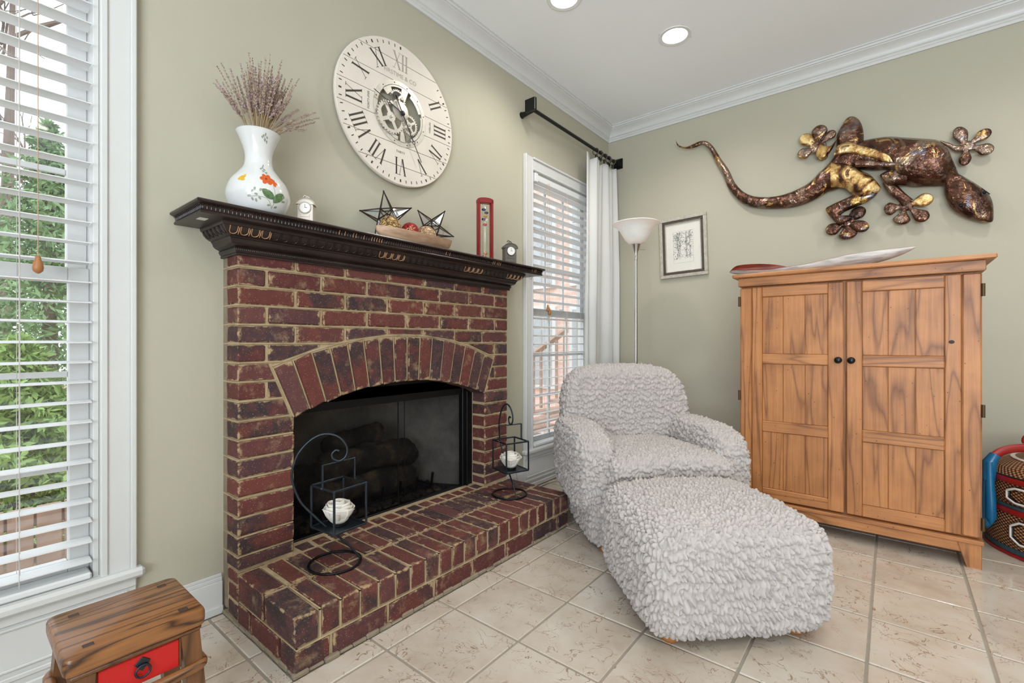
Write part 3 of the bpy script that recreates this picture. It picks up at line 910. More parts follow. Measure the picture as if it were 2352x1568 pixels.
# fluting in the shelf cove: fine ribs in one part
fl_ = MB()
m = 150
for i in range(m):
    y = sl_ + .02 + (sr_ - sl_ - .04) * i / (m - 1)
    fl_.tube([(SX - .0155, y, 1.4275), (SX - .0145, y, 1.436), (SX - .009, y, 1.4425)], .0016, 5)
fg_ = MB()
for i in (38, 40, 43, 44, 47, 50, 51, 52, 53, 54, 84, 86, 112, 113, 115, 116, 117, 141, 143, 144):
    y = sl_ + .02 + (sr_ - sl_ - .04) * i / (m - 1)
    fg_.tube([(SX - .0150, y, 1.4275), (SX - .0138, y, 1.436), (SX - .0082, y, 1.4428)], .0012, 5)
tag(fg_.build('worn_flutes', M_GILT, sh), kind='stuff')
for i in range(22):
    x = .02 + .0115 * i
    for yy, s in ((sl_, -1), (sr_, 1)):
        fl_.tube([(x, yy - s * .0155, 1.4275), (x, yy - s * .0145, 1.436), (x, yy - s * .009, 1.4425)], .0016, 5)
tag(fl_.build('fluting', M_MANT, sh), kind='stuff')
bn = MB()
for i in range(230):
    y = YL - .01 + (YR - YL + .02) * i / 229
    bn.sphere((XF + .0165, y, 1.3335), .0027, 6)
tag(bn.build('bead_row', M_MANT, bd), kind='stuff')
MB().box(.15, .185, -3.205, -3.18, 1.4142, 1.4152).build('paper_scrap', M_WHITE, MT)
MB().tube([(.2 + .01 * math.cos(a), -1.415, 1.405 + .009 * math.sin(a)) for a in np.linspace(PI * .5, PI * 2.2, 14)], .0009, 5).build('cup_hook', M_STEEL, MT)

# ------------------------------------------------------------------ ruched slipcover chair and ottoman
def mk_slip():
    t = NT('ruched_slipcover'); v = t.coord('Object')
    t.col(t.mix(t.noise(v, 60, 4), (176, 167, 162), (194, 187, 183))); t.set(Roughness=.85, Sheen_Weight=.2)
    t.bump(t.noise(v, 420, 3), .2, .002); return t.m
M_SLIP = mk_slip()
M_FOOT = simple('turned_oak_foot', (176, 116, 60), .4)
_J = rng.random((64, 64, 64, 3)).astype(np.float32)
def worley(P, sc):
    """anisotropic cell noise: nearest / second distance, cell random vector, offset to the nearest feature"""
    Q = P / sc; I = np.floor(Q).astype(int); n = len(P); F1 = np.full(n, 9.0); F2 = F1.copy(); A = np.zeros((n, 3)); V1 = np.zeros((n, 3))
    for dx in (-1, 0, 1):
        for dy in (-1, 0, 1):
            for dz in (-1, 0, 1):
                C = I + np.array((dx, dy, dz)); j = _J[C[:, 0] % 64, C[:, 1] % 64, C[:, 2] % 64]
                v = C + .15 + .7 * j - Q; d = np.sqrt((v ** 2).sum(1))
                near = d < F1
                F2 = np.where(near, F1, np.minimum(F2, d)); A[near] = j[near]; V1[near] = v[near]; F1 = np.minimum(F1, d)
    return F1, F2, A, V1
def ruche(P, amp, sc):
    W = P + .005 * np.stack([np.sin(P[:, 1] * 75 + P[:, 2] * 90), np.sin(P[:, 2] * 80 + P[:, 0] * 95), np.sin(P[:, 0] * 85 + P[:, 1] * 70)], 1)
    f1, f2, a, v = worley(W, np.array(sc))
    crease = 1 - np.exp(-8.0 * (f2 - f1))
    t = (a - .5) * np.array((2.2, 2.2, 1.0)); t[:, 2] += .9          # every tuft leans like a shingle
    lean = np.clip((v * t).sum(1), -.8, .8)
    return amp * (crease + .75 * lean * crease - .8 + .25 * (a[:, 0] - .5))
def puff(name, parent, c, h, p, deform=None, res=.004, amp=.0155, sc=(.014, .014, .024), mat=None):
    """superellipsoid cushion, deformed and covered with ruched fabric relief"""
    n = [max(8, int(2 * q / res)) for q in h]
    vs = []; fs = []; off = 0
    for ax in range(3):
        u, w = (ax + 1) % 3, (ax + 2) % 3
        for s in (-1, 1):
            U, V_ = np.meshgrid(np.linspace(-1, 1, n[u] + 1), np.linspace(-1, 1, n[w] + 1), indexing='ij')
            q = np.zeros(U.shape + (3,)); q[..., ax] = s; q[..., u] = np.tan(U * PI / 4 * .96) / math.tan(PI / 4 * .96); q[..., w] = np.tan(V_ * PI / 4 * .96) / math.tan(PI / 4 * .96)
            vs.append(q.reshape(-1, 3))
            idx = np.arange((n[u] + 1) * (n[w] + 1)).reshape(n[u] + 1, n[w] + 1) + off
            f = np.stack([idx[:-1, :-1], idx[1:, :-1], idx[1:, 1:], idx[:-1, 1:]], -1).reshape(-1, 4)
            fs.append(f if s > 0 else f[:, ::-1]); off += idx.size
    V = np.concatenate(vs); Fc = np.concatenate(fs)
    _, first, inv = np.unique(np.round(V, 5), axis=0, return_index=True, return_inverse=True)
    inv = inv.reshape(-1); V = V[first]; Fc = inv[Fc]
    a_, b_ = p
    nrm = ((np.abs(V[:, 0]) ** a_ + np.abs(V[:, 1]) ** a_) ** (b_ / a_) + np.abs(V[:, 2]) ** b_) ** (1 / b_)
    P = V / nrm[:, None] * np.array(h)
    if deform is not None: P = deform(P)
    P = P + np.array(c)
    me = bpy.data.meshes.new(name)
    me.vertices.add(len(P)); me.vertices.foreach_set('co', P.astype(np.float32).ravel())
    me.loops.add(len(Fc) * 4); me.loops.foreach_set('vertex_index', Fc.ravel().astype(np.int32))
    me.polygons.add(len(Fc)); me.polygons.foreach_set('loop_start', np.arange(0, len(Fc) * 4, 4, dtype=np.int32))
    me.update(calc_edges=True)
    N = np.zeros(len(P) * 3, np.float32); me.vertices.foreach_get('normal', N); N = N.reshape(-1, 3)
    if amp:
        P = P + N * ruche(P, amp, sc)[:, None]
    me.vertices.foreach_set('co', P.astype(np.float32).ravel())
    me.polygons.foreach_set('use_smooth', np.ones(len(Fc), bool))
    me.materials.append(mat or M_SLIP); me.update()
    return link(name, me, parent)
ROT = math.radians(-45)
CH = thing('armchair', 'armchair in a cream ruched slipcover in the room corner', 'armchair', (.878, -1.292, 0), ROT)
RS = (.0172, .0172, .034)
def dbase(P):
    P = P.copy(); z = P[:, 2] / .195; z = np.where(z < 0, -np.abs(z) ** .65, z); P[:, 2] = z * .195; t = (P[:, 2] + .19) / .38
    k = .95 + .05 * np.clip(t * 1.5, 0, 1); P[:, 1] *= k; P[:, 0] *= k; return P
puff('base', CH, (-.01, 0, .205), (.385, .395, .195), (9, 8), dbase, sc=RS)
def dseat(P):
    P = P.copy(); P[:, 2] += .02 * np.cos(P[:, 1] / .33 * PI / 2) + .02 * (P[:, 0] / .4); return P
puff('seat_cushion', CH, (.06, 0, .345), (.375, .32, .105), (7, 4.2), dseat, sc=RS)
def dback(P):
    P = P.copy(); z = P[:, 2] / .33
    P[:, 1] *= 1 - .07 * np.clip(z, 0, 1) ** 2
    P[:, 0] -= .13 * (z + 1) / 2; P[:, 0] += .05 * (P[:, 1] / .4) ** 2
    return P
puff('backrest', CH, (-.27, 0, .535), (.125, .395, .325), (3.4, 4.2), dback, sc=RS)
for s in (-1, 1):
    def darm(P, s=s):
        P = P.copy(); x = P[:, 0] / .35
        P[:, 2] -= .015 * np.clip(x, 0, 1) ** 2; P[:, 1] *= 1 + .12 * np.clip(P[:, 2] / .2, -.2, 1) ** 2; return P
    puff('armrest', CH, (-.01, s * .345, .365), (.355, .1, .205), (4.5, 3.8), darm, sc=RS)
for x in (-.3, .3):
    for y in (-.3, .3): MB().lathe([(.028, 0), (.03, .01), (.03, .03)], 16, (x, y, 0)).build('foot', M_FOOT, CH, 50, local=True)
OT = thing('ottoman', 'square ottoman in a cream ruched slipcover in front of the armchair', 'ottoman', (1.378, -1.88, 0), ROT)
def dott(P):
    P = P.copy(); z = P[:, 2] / .195; z = np.where(z < 0, -np.abs(z) ** .62, z); P[:, 2] = z * .195
    k = 1 - .05 * np.clip(-z, 0, 1) ** 2; P[:, 0] *= k; P[:, 1] *= k
    P[:, 2] += .02 * np.clip(z, 0, 1) * (1 - (P[:, 1] / .33) ** 2) * (1 - (P[:, 0] / .3) ** 2 * .6); return P
puff('cushion', OT, (0, 0, .212), (.31, .33, .195), (7.5, 5.0), dott, res=.0034, amp=.0165, sc=RS)
for x in (-.205, .205):
    for y in (-.225, .225): MB().lathe([(.024, 0), (.03, .006), (.032, .015), (.028, .03), (.028, .04)], 20, (x, y, 0)).build('foot', M_FOOT, OT, 50, local=True)

# ------------------------------------------------------------------ cabinet
CY = -.84; CB = -.30
CAB = thing('armoire', 'honey oak two-door armoire with plank panels against the sage wall', 'armoire', (1.765, (CY + CB) / 2, 0))
V_, H_ = M_CABWOOD, M_CABWOODH
def cb(nm, m, *a, b=.003, par=None): return boxo(nm, m, par or CAB, *a, b=b)
body = cb('carcass', V_, 1.278, 2.252, CY + .03, CB, .10, 1.33)
cb('top_board', H_, 1.238, 2.300, CY - .042, CB + .0, 1.366, 1.388, b=.005)
cb('frieze', H_, 1.266, 2.268, CY - .02, CB + .002, 1.318, 1.366)
cb('plinth_rail', H_, 1.262, 2.262, CY - .018, CB + .004, .108, .126)
cb('bottom_rail', H_, 1.34, 2.19, CY - .004, CY + .03, .062, .108)
for s, xa, xb in ((1, 1.268, 1.335), (-1, 2.188, 2.255)):
    for ya, yb in ((CY - .006, CY + .045), (CB - .045, CB)):
        if s > 0: poly = [(xa, 0), (xa + .045, 0), (xb + .012, .108), (xa, .108)]
        else: poly = [(xb - .048, 0), (xb, 0), (xb, .108), (xa - .012, .108)]
        MB().prism(poly, lambda u, v, w: (u, w, v), yb, ya, .003).build('foot', V_, CAB)
M_KNOB = simple('black_knob', (24, 28, 28), .2, .4)
M_HINGE = simple('aged_brass_hinge', (92, 74, 52), .5, .8)
yd = CY + .008
def door(xo, xi, stile, inner, side):
    """xo..xi = whole leaf; outer strip, stiles, rails and plank panels"""
    lo, hi = min(xo, xi), max(xo, xi)
    Zb, Zt = .134, 1.312
    d = MB().box(lo + .012, hi - .012, yd + .004, yd + .016, Zb + .01, Zt - .01).build('door', V_, CAB)
    def p(nm, m, xa, xb, za, zb, yo=0.0, b=.004): return boxo(nm, m, d, xa, xb, CY - yo, yd + .014, za, zb, b)
    st = [lo] + stile + [hi]
    p('outer_plank', V_, *(st[0:2] if side < 0 else st[-2:]), Zb, Zt, b=.006)
    ins = st[1:] if side < 0 else st[:-1]
    x0, xa, xb, x1 = ins
    g = .0018
    p('stile', V_, x0 + g, xa, Zb, Zt); p('stile', V_, xb, x1 - g * (side > 0), Zb, Zt)
    for za, zb in inner['rails']: p('rail', H_, xa, xb, za, zb)
    zs = inner['panels']
    for za, zb in zs:
        for i in range(3):
            a = xa + (xb - xa) * i / 3; b = xa + (xb - xa) * (i + 1) / 3
            boxo('plank', V_, d, a + .0008, b - .0008, CY + .0075, yd + .012, za, zb, .0022)
    kx = x1 - .022 if side < 0 else x0 + .022
    Mx = Matrix.Translation((kx, CY, .912)) @ Matrix.Rotation(PI / 2, 4, 'X')
    MB().lathe([(.0165, 0), (.0165, .002), (.007, .006), (.0065, .014), (.013, .018), (.0165, .023), (.0165, .027), (.012, .032), (.001, .0335)], 24, M=Mx).build('knob', M_KNOB, d, 50)
    for z in (.20, .70, 1.235):
        xh = lo - .003 if side < 0 else hi + .003
        MB().tube([(xh, CY - .002, z - .028), (xh, CY - .002, z + .028)], .0065, 10).build('hinge', M_HINGE, d, 50)
rl = dict(rails=[(1.255, 1.312), (.883, .939), (.506, .566), (.134, .194)], panels=[(.939, 1.255), (.566, .883), (.194, .506)])
door(1.271, 1.757, [1.331, 1.384, 1.690], rl, -1)
door(1.767, 2.257, [1.832, 2.135, 2.192], rl, 1)
MB().lathe([(.001, 0), (.0085, .0005), (.001, .001)], 16, M=Matrix.Translation((2.158, CY - .0008, 1.005)) @ Matrix.Rotation(PI / 2, 4, 'X') @ Matrix.Diagonal((1.2, 1, 1, 1))).build('wood_knot', simple('dark_knot', (54, 30, 22), .6), CAB)

# ------------------------------------------------------------------ stool with drawer
SH = .40
sx0, sx1, sy0, sy1 = .505, .735, -3.598, -3.362
ST = thing('drawer_stool', 'small worn wooden stool with a red drawer below the window', 'stool', ((sx0 + sx1) / 2, (sy0 + sy1) / 2, 0))
mb = MB(); ny, nx = 14, 10
def top_out(grow, z):
    pts = []
    a, b, c, d = sx0 - grow, sx1 + grow, sy0 - grow, sy1 + grow; r = .016
    for cx, cy, s in ((b - r, d - r, 0), (a + r, d - r, 1), (a + r, c + r, 2), (b - r, c + r, 3)):
        for k in range(5):
            t = (s + k / 4) * PI / 2; pts.append((cx + r * math.cos(t), cy + r * math.sin(t), z))
    return pts
rings = [top_out(g, z) for g, z in ((-.006, SH - .036), (.0, SH - .034), (.0015, SH - .024), (.0015, SH - .008), (-.0005, SH - .002), (-.004, SH))]
vs = [p for r_ in rings for p in r_]; n = 20
fs = [list(range(n))[::-1], [5 * n + k for k in range(n)]] + [[i * n + k, i * n + (k + 1) % n, (i + 1) * n + (k + 1) % n, (i + 1) * n + k] for i in range(5) for k in range(n)]
mb.add(vs, fs)
top = mb.build('seat_board', M_STOOL, ST, 40)
M_TEN = simple('end_grain_tenon', (62, 44, 32), .5)
for x in (sx0 + .035, sx1 - .035):
    for y in (sy0 + .04, sy1 - .035): MB().box(x - .007, x + .007, y - .009, y + .009, SH - .004, SH + .0006, .0004).build('tenon', M_TEN, top)
MB().box(sx0 + .004, sx1 - .004, sy0 + .006, sy1 - .006, SH - .05, SH - .034, .006).build('waist_moulding', M_STOOLV, ST, 40)
# splayed legs
def leg(x, y, sx, sy):
    t, b = .018, .016
    mbl = MB()
    z0, z1 = 0.0, SH - .045; off = .03
    p = []
    for z, o, h in ((z0, off, b), (z1, 0, t)):
        cx, cy = x + sx * o * .5, y + sy * o
        p += [(cx - h, cy - h, z), (cx + h, cy - h, z), (cx + h, cy + h, z), (cx - h, cy + h, z)]
    mbl.add(p, [(3, 2, 1, 0), (4, 5, 6, 7), (0, 1, 5, 4), (1, 2, 6, 5), (2, 3, 7, 6), (3, 0, 4, 7)])
    mbl.build('leg', M_STOOLV, ST)
for x, sx_ in ((sx0 + .026, -1), (sx1 - .026, 1)):
    for y, sy_ in ((sy0 + .03, -1), (sy1 - .028, 1)): leg(x, y, sx_, sy_)
M_RED = simple('red_lacquer', (190, 22, 20), .42, var=.06)
dr = MB().box(sx1 - .035, sx1 - .012, sy0 + .05, sy1 - .048, SH - .112, SH - .052, .002).build('drawer', M_RED, ST)
dyc = (sy0 + sy1) / 2 + .004; dz = SH - .077
MB().prism([(0, .015), (.014, .003), (.0, -.015), (-.014, .003)], lambda u, v, w: (w, dyc + u, dz + .006 + v), sx1 - .012, sx1 - .0095, .0006).build('pull_plate', M_IRON, dr)
MB().tube([(sx1 - .006, dyc + .0125 * math.cos(a), dz - .007 + .0125 * math.sin(a)) for a in np.linspace(0, 2 * PI, 25)[:-1]], .0022, 8, True).build('ring_pull', M_IRON, dr, 60)
for ya, yb in ((sy0 + .046, sy0 + .05), (sy1 - .048, sy1 - .044)): boxo('drawer_post', M_STOOLV, ST, sx1 - .04, sx1 - .012, ya, yb, SH - .115, SH - .048, .001)
# wrap-around stretcher rails (bent bamboo look) and side panels
MB().box(sx0 + .014, sx1 - .016, sy0 + .02, sy0 + .028, SH - .112, SH - .05).box(sx0 + .014, sx1 - .016, sy1 - .026, sy1 - .018, SH - .112, SH - .05).box(sx0 + .014, sx0 + .022, sy0 + .03, sy1 - .03, SH - .112, SH - .05).build('side_panel', M_STOOLV, ST)
rp = []
a, b, c, d = sx0 + .004, sx1 - .0, sy0 + .002, sy1 - .002; r = .02
for cx, cy, s in ((b - r, d - r, 0), (a + r, d - r, 1), (a + r, c + r, 2), (b - r, c + r, 3)):
    for k in range(6): t = (s + k / 5) * PI / 2; rp.append((cx + r * math.cos(t), cy + r * math.sin(t), SH - .125))
MB().tube(rp, .0105, 10, True).build('wrap_rail', M_STOOL, ST, 60)

# ------------------------------------------------------------------ floor lamp
LX, LY = .545, -.637
LP = thing('floor_lamp', 'brushed nickel torchiere floor lamp with white glass bowl shade', 'floor lamp', (LX, LY, 0))
MB().lathe([(.001, 0), (.13, 0), (.132, .01), (.12, .022), (.03, .03), (.012, .04), (.011, .06)], 40, (LX, LY, 0)).build('base', M_STEEL, LP, 40)
MB().tube([(LX, LY, .05), (LX, LY, 1.60)], .0115, 16).build('pole', M_STEEL, LP, 60)
MB().lathe([(.0115, 1.58), (.014, 1.59), (.014, 1.60), (.012, 1.605), (.014, 1.63), (.024, 1.66), (.034, 1.685), (.036, 1.69), (.03, 1.692)], 28, (LX, LY, 0)).build('socket_cup', M_STEEL, LP, 40)
MB().tube([(LX + .012, LY + .01, 1.655), (LX + .05, LY + .04, 1.655)], .003, 8).build('switch', M_STEEL, LP)
def mk_shade():
    t = NT('frosted_glass'); t.col((236, 236, 232)); t.set(Roughness=.35, Transmission_Weight=.0, Subsurface_Weight=.3)
    v = t.coord('Object'); t.col(t.mix(t.noise(v, 9, 4, .6, 2), (222, 224, 222), (244, 244, 240))); return t.m
M_SHADE = mk_shade()
out = [(.03, 1.69), (.05, 1.70), (.075, 1.725), (.095, 1.76), (.115, 1.795), (.14, 1.822), (.163, 1.835)]
MB().lathe(out + [(r_ - .003, z + .004) for r_, z in out[::-1]], 48, (LX, LY, 0)).build('shade', M_SHADE, LP, 50)

# ------------------------------------------------------------------ lidded basket at the far right
def mk_weave():
    t = NT('woven_rattan'); v = t.coord('Object')
    sx = t.n('ShaderNodeSeparateXYZ'); t.l(v, sx.inputs[0])
    ang = t.math('ARCTAN2', sx.outputs[1], sx.outputs[0])
    row = t.math('FLOOR', t.math('MULTIPLY', sx.outputs[2], 130))
    ph = t.math('ADD', t.math('MULTIPLY', ang, 95), t.math('MULTIPLY', row, PI))
    k = t.math('MULTIPLY', t.math('SINE', ph), t.math('SINE', t.math('MULTIPLY', t.math('FRACT', t.math('MULTIPLY', sx.outputs[2], 130)), PI)))
    t.col(t.ramp(t.math('ADD', t.math('MULTIPLY', k, .5), .5), [(.3, (88, 54, 32)), (.6, (158, 104, 62)), (.9, (188, 134, 86))]))
    t.set(Roughness=.5); t.bump(k, .9, .006); return t.m
M_WEAVE = mk_weave()
M_BRED = simple('red_lacquer_rim', (150, 28, 26), .35); M_BBLACK = simple('black_lacquer', (22, 22, 24), .35); M_BTEAL = simple('teal_binding', (52, 76, 84), .5, var=.4, scale=90)
M_BLUE = simple('blue_lacquer', (14, 98, 140), .3, var=.12); M_SHELL = simple('white_inlay', (226, 220, 210), .45, var=.15, scale=200)
BX, BY = 2.655, -.37; R0 = .335
BK = thing('wedding_basket', 'tall lidded rattan basket with red rims and a blue handle beside the armoire', 'basket', (BX, BY, 0))
def ring(nm, m, r, z0, z1, par=BK, d=.006): return MB().lathe([(r - d, z0), (r, z0 + .001), (r + .003, (z0 + z1) / 2), (r, z1 - .001), (r - d, z1)], 64, (BX, BY, 0)).build(nm, m, par, 50)
ring('foot_rim', M_BRED, R0 + .008, 0, .016); ring('binding', M_BTEAL, R0 + .004, .016, .04)
MB().lathe([(.28, .01), (R0 - .004, .02), (R0 + .002, .05), (R0 + .006, .1), (R0 + .002, .17), (R0 - .004, .2), (.27, .2)], 64, (BX, BY, 0)).build('lower_tier', M_WEAVE, BK, 60)
ring('rim', M_BRED, R0 + .005, .195, .222); ring('binding', M_BTEAL, R0 + .003, .222, .238)
MB().lathe([(.27, .236), (R0 - .006, .238), (R0, .26), (R0 + .001, .3), (R0 - .006, .34), (.27, .342)], 64, (BX, BY, 0)).build('upper_tier', M_WEAVE, BK, 60)
ring('rim', M_BRED, R0 + .003, .338, .366); ring('rim', M_BBLACK, R0 - .002, .364, .372)
MB().lathe([(R0 - .02, .368), (R0 - .008, .372), (R0 - .03, .40), (.25, .43), (.2, .452), (.12, .472), (.001, .476)], 64, (BX, BY, 0)).build('lid', M_WEAVE, BK, 60)
ring('lid_inlay', M_SHELL, .245, .4325, .4385, d=.004); ring('lid_band', M_BBLACK, .19, .4555, .463, d=.004)
def medallion(phi, z, w, h):
    pts = []
    for k in range(8):
        a = PI / 8 + k * PI / 4; u = max(-1, min(1, 1.35 * math.cos(a))) * w; v = max(-1, min(1, 1.35 * math.sin(a))) * h
        pts.append((u, v))
    P = []
    for i in range(8):
        a, b = pts[i], pts[(i + 1) % 8]
        for k in range(4): P.append((a[0] + (b[0] - a[0]) * k / 4, a[1] + (b[1] - a[1]) * k / 4))
    for m, rad, o in ((M_BBLACK, .009, .0), (M_SHELL, .006, .005)):
        MB().tube([(BX + (R0 + .006 + o) * math.cos(phi + u / R0), BY + (R0 + .006 + o) * math.sin(phi + u / R0), z + v) for u, v in P], rad, 8, True).build('medallion', m, BK, 60)
for phi in (-2.3, -1.72): medallion(phi + .03, .12, .075, .05); medallion(phi - .02, .29, .075, .034)
# handle: blue fluted drops on the two sides, red scrolled bail across the top
hp = math.radians(200)
for s in (0, 1):
    a = hp + s * PI
    ex, ey = math.cos(a), math.sin(a); tx, ty = -ey, ex
    mbh = MB()
    for k, (o, w, z0) in enumerate(((-.03, .02, .13), (-.004, .022, .09), (.024, .02, .12))):
        pts = [(BX + ex * (R0 + .028) + tx * o * q, BY + ey * (R0 + .028) + ty * o * q, z) for q, z in ((1, z0), (1, z0 + .03), (.9, .24), (.6, .33), (.45, .42))]
        mbh.tube(pts, [.004, w, w * .95, w * .8, w * .75], 12)
    mbh.tube([(BX + ex * (R0 + .026), BY + ey * (R0 + .026), .33), (BX + ex * (R0 + .02), BY + ey * (R0 + .02), .42), (BX + ex * (R0 - .0), BY + ey * (R0 - .0), .455)], [.024, .026, .02], 12)
    mbh.build('handle_drop', M_BLUE, BK, 60)
hpts = [(BX + math.cos(hp) * q, BY + math.sin(hp) * q, z) for q, z in ((R0 + .012, .44), (R0 - .03, .475), (R0 - .09, .492), (.12, .505), (0, .508), (-.12, .505), (-R0 + .09, .492), (-R0 + .03, .475), (-R0 - .012, .44))]
MB().tube(catmull(hpts, 5), .02, 10, flat=.55).build('bail', M_BRED, BK, 60)
cx_, cy_ = BX + math.cos(hp) * .2, BY + math.sin(hp) * .2
MB().tube([(cx_ + math.cos(hp) * .028 * math.cos(a), cy_ + math.sin(hp) * .028 * math.cos(a), .53 + .03 * math.sin(a)) for a in np.linspace(-.4, 2 * PI - 1.2, 18)], .009, 8).build('scroll', M_BRED, BK, 60)

# ------------------------------------------------------------------ text helper
def text_polys(s, size):
    cu = bpy.data.curves.new('lettering', 'FONT'); cu.body = s; cu.size = size; cu.align_x = 'CENTER'; cu.align_y = 'CENTER'; cu.resolution_u = 3
    ob = bpy.data.objects.new('lettering', cu); COL.objects.link(ob)
    dg = bpy.context.evaluated_depsgraph_get(); me = bpy.data.meshes.new_from_object(ob.evaluated_get(dg))
    v = [tuple(q.co) for q in me.vertices]; f = [list(p.vertices) for p in me.polygons]
    bpy.data.objects.remove(ob); bpy.data.curves.remove(cu); bpy.data.meshes.remove(me)
    return v, f

# ------------------------------------------------------------------ big wall clock
KY, KZ, KR = -2.282, 2.146, .352
KX = .035
M_CREAM = simple('whitewashed_planks', (226, 216, 204), .6, var=.07, scale=9)
M_INK = simple('worn_dark_ink', (70, 58, 50), .7, var=.3, scale=70); M_FADE = simple('faded_ink', (172, 160, 148), .7, var=.2, scale=60)
M_SILVER = simple('antiqued_silver', (205, 200, 190), .38, .75, var=.18, scale=30)
CK = thing('wall_clock', 'large round whitewashed plank wall clock with roman numerals and open gears', 'clock', (0, KY, KZ))
def kp(u, v, w): return (w, KY + u, KZ + v)
lines = [2.404 - .1035 * k for k in range(6)]
ed = [KZ + KR] + lines + [KZ - KR]
HR = .155
for za, zb in zip(ed[1:], ed[:-1]):
    a, b = za - KZ + .0015, zb - KZ - .0015
    zz = np.linspace(a, b, 9)
    hw = lambda z, R: math.sqrt(max(0, R * R - z * z))
    touches = min(abs(a), abs(b)) < HR or a * b < 0
    if not touches:
        poly = [(hw(z, KR), z) for z in zz] + [(-hw(z, KR), z) for z in zz[::-1]]
        MB().prism(poly, kp, .012, .034, .0006).build('plank', M_CREAM, CK)
    else:
        zz = np.linspace(a, b, 14)
        for s in (-1, 1):
            poly = [(s * hw(z, KR), z) for z in zz] + [(s * max(hw(z, HR), .0005 if abs(z) < HR else 0), z) for z in zz[::-1]]
            if any(abs(z) > HR for z in zz):
                poly = [(s * hw(z, KR), z) for z in zz] + [(s * hw(z, HR), z) for z in zz[::-1]]
            MB().prism(poly, kp, .012, .034).build('plank', M_CREAM, CK)
MB().tube([kp(KR * math.cos(a), KR * math.sin(a), .023) for a in np.linspace(0, 2 * PI, 73)[:-1]], .0105, 8, True, flat=.35).build('edge_band', M_CREAM, CK, 60)
MB().box(.0, .012, KY - .2, KY - .17, KZ - .25, KZ + .25).box(.0, .012, KY + .17, KY + .2, KZ - .25, KZ + .25).build('batten', M_CREAM, CK)
# numerals drawn as strokes, feet toward the centre
def numeral(s, hour, mat, H=.082):
    th = math.radians(90 - 30 * hour); R = .262
    mb = MB(); u = 0; strokes = []; wI, wV, wX = .022, .05, .05
    W = sum({'I': wI, 'V': wV, 'X': wX}[c] for c in s); u = -W / 2
    def st(u0, v0, u1, v1, t): strokes.append((u0, v0, u1, v1, t))
    for c in s:
        if c == 'I': m = u + wI / 2; st(m, -H / 2, m, H / 2, .0085); st(m - .009, H / 2, m + .009, H / 2, .002); st(m - .009, -H / 2, m + .009, -H / 2, .002); u += wI
        elif c == 'V': m = u + wV / 2; st(u + .008, H / 2, m, -H / 2, .0085); st(u + wV - .008, H / 2, m, -H / 2, .002); st(u, H / 2, u + .016, H / 2, .002); st(u + wV - .016, H / 2, u + wV, H / 2, .002); u += wV
        else:
            st(u + .008, H / 2, u + wX - .008, -H / 2, .0085); st(u + wX - .008, H / 2, u + .008, -H / 2, .002)
            for v in (-H / 2, H / 2): st(u, v, u + .016, v, .002); st(u + wX - .016, v, u + wX, v, .002)
            u += wX
    ca, sa = math.cos(th - PI / 2), math.sin(th - PI / 2)
    for u0, v0, u1, v1, t in strokes:
        d = Vector((u1 - u0, v1 - v0)); q = Vector((-d.y, d.x)).normalized() * t / 2
        P = [(u0 + q.x, v0 + q.y), (u0 - q.x, v0 - q.y), (u1 - q.x, v1 - q.y), (u1 + q.x, v1 + q.y)]
        P = [(x * ca - (y + R) * sa, x * sa + (y + R) * ca) for x, y in P]
        mb.prism([(-a, b) if False else (a, b) for a, b in P], kp, .034, .0346)
    mb.build('numeral', mat, CK)
for h, s in ((2, 'II'), (3, 'III'), (4, 'IV'), (5, 'V'), (6, 'VI'), (7, 'VII'), (8, 'VIII'), (9, 'IX'), (10, 'X'), (11, 'XI'), (12, 'XII')):
    numeral(s, h, M_FADE if h == 12 else M_INK)
mk = MB()
for i in range(60):
    a = math.radians(90 - 6 * i)
    if 1 <= i <= 7: continue
    t = .008 if i % 5 == 0 else .0042
    P = [(.325, -t / 2), (.339, -t / 2), (.339, t / 2), (.325, t / 2)]
    mk.prism([(x * math.cos(a) - y * math.sin(a), x * math.sin(a) + y * math.cos(a)) for x, y in P], kp, .034, .0346)
mk.build('minute_marks', M_INK, CK)
for s, sz, u, v, rot, mt in (('FIRSTIME & CO', .03, 0, .19, 0, M_FADE), ('FORTY-FIVE', .016, -.185, .0, 90, M_INK), ('THIRTY', .016, 0, -.19, 0, M_INK), ('FIFTEEN', .016, .19, .0, -90, M_INK)):
    tv, tf = text_polys(s, sz); r_ = math.radians(rot)
    P = [(u + x * math.cos(r_) - y * math.sin(r_), v + x * math.sin(r_) + y * math.cos(r_)) for x, y, _ in tv]
    MB().add([kp(a, b, .0348) for a, b in P], tf).build('lettering', mt, CK)
# metal plate with cut-outs (ring + spokes), gears, hands
n = 72
prof = [(.150, .158, .036)]
pl = MB()
def annulus(mb, cu, cv, r0, r1, w0, w1, n=48, a0=0, a1=2 * PI):
    A = np.linspace(a0, a1, n + 1)
    vs = []; fs = []
    for a in A:
        for r_, w in ((r0, w0), (r1, w0), (r1, w1), (r0, w1)): vs.append(kp(cu + r_ * math.cos(a), cv + r_ * math.sin(a), w))
    for i in range(n):
        for k in range(4): fs.append([i * 4 + k, i * 4 + (k + 1) % 4, (i + 1) * 4 + (k + 1) % 4, (i + 1) * 4 + k])
    mb.add(vs, fs)
annulus(pl, 0, 0, .137, .16, .034, .037)
for a0, a1, r0 in ((70, 88, .075), (20, 62, .118), (118, 140, .105), (268, 282, .05), (185, 262, .118), (300, 340, .122), (340, 372, .126), (88, 118, .128)):
    annulus(pl, 0, 0, r0, .139, .034, .037, 14, math.radians(a0), math.radians(a1))
plate = pl.build('gear_plate', M_SILVER, CK, 40)
rv = MB()
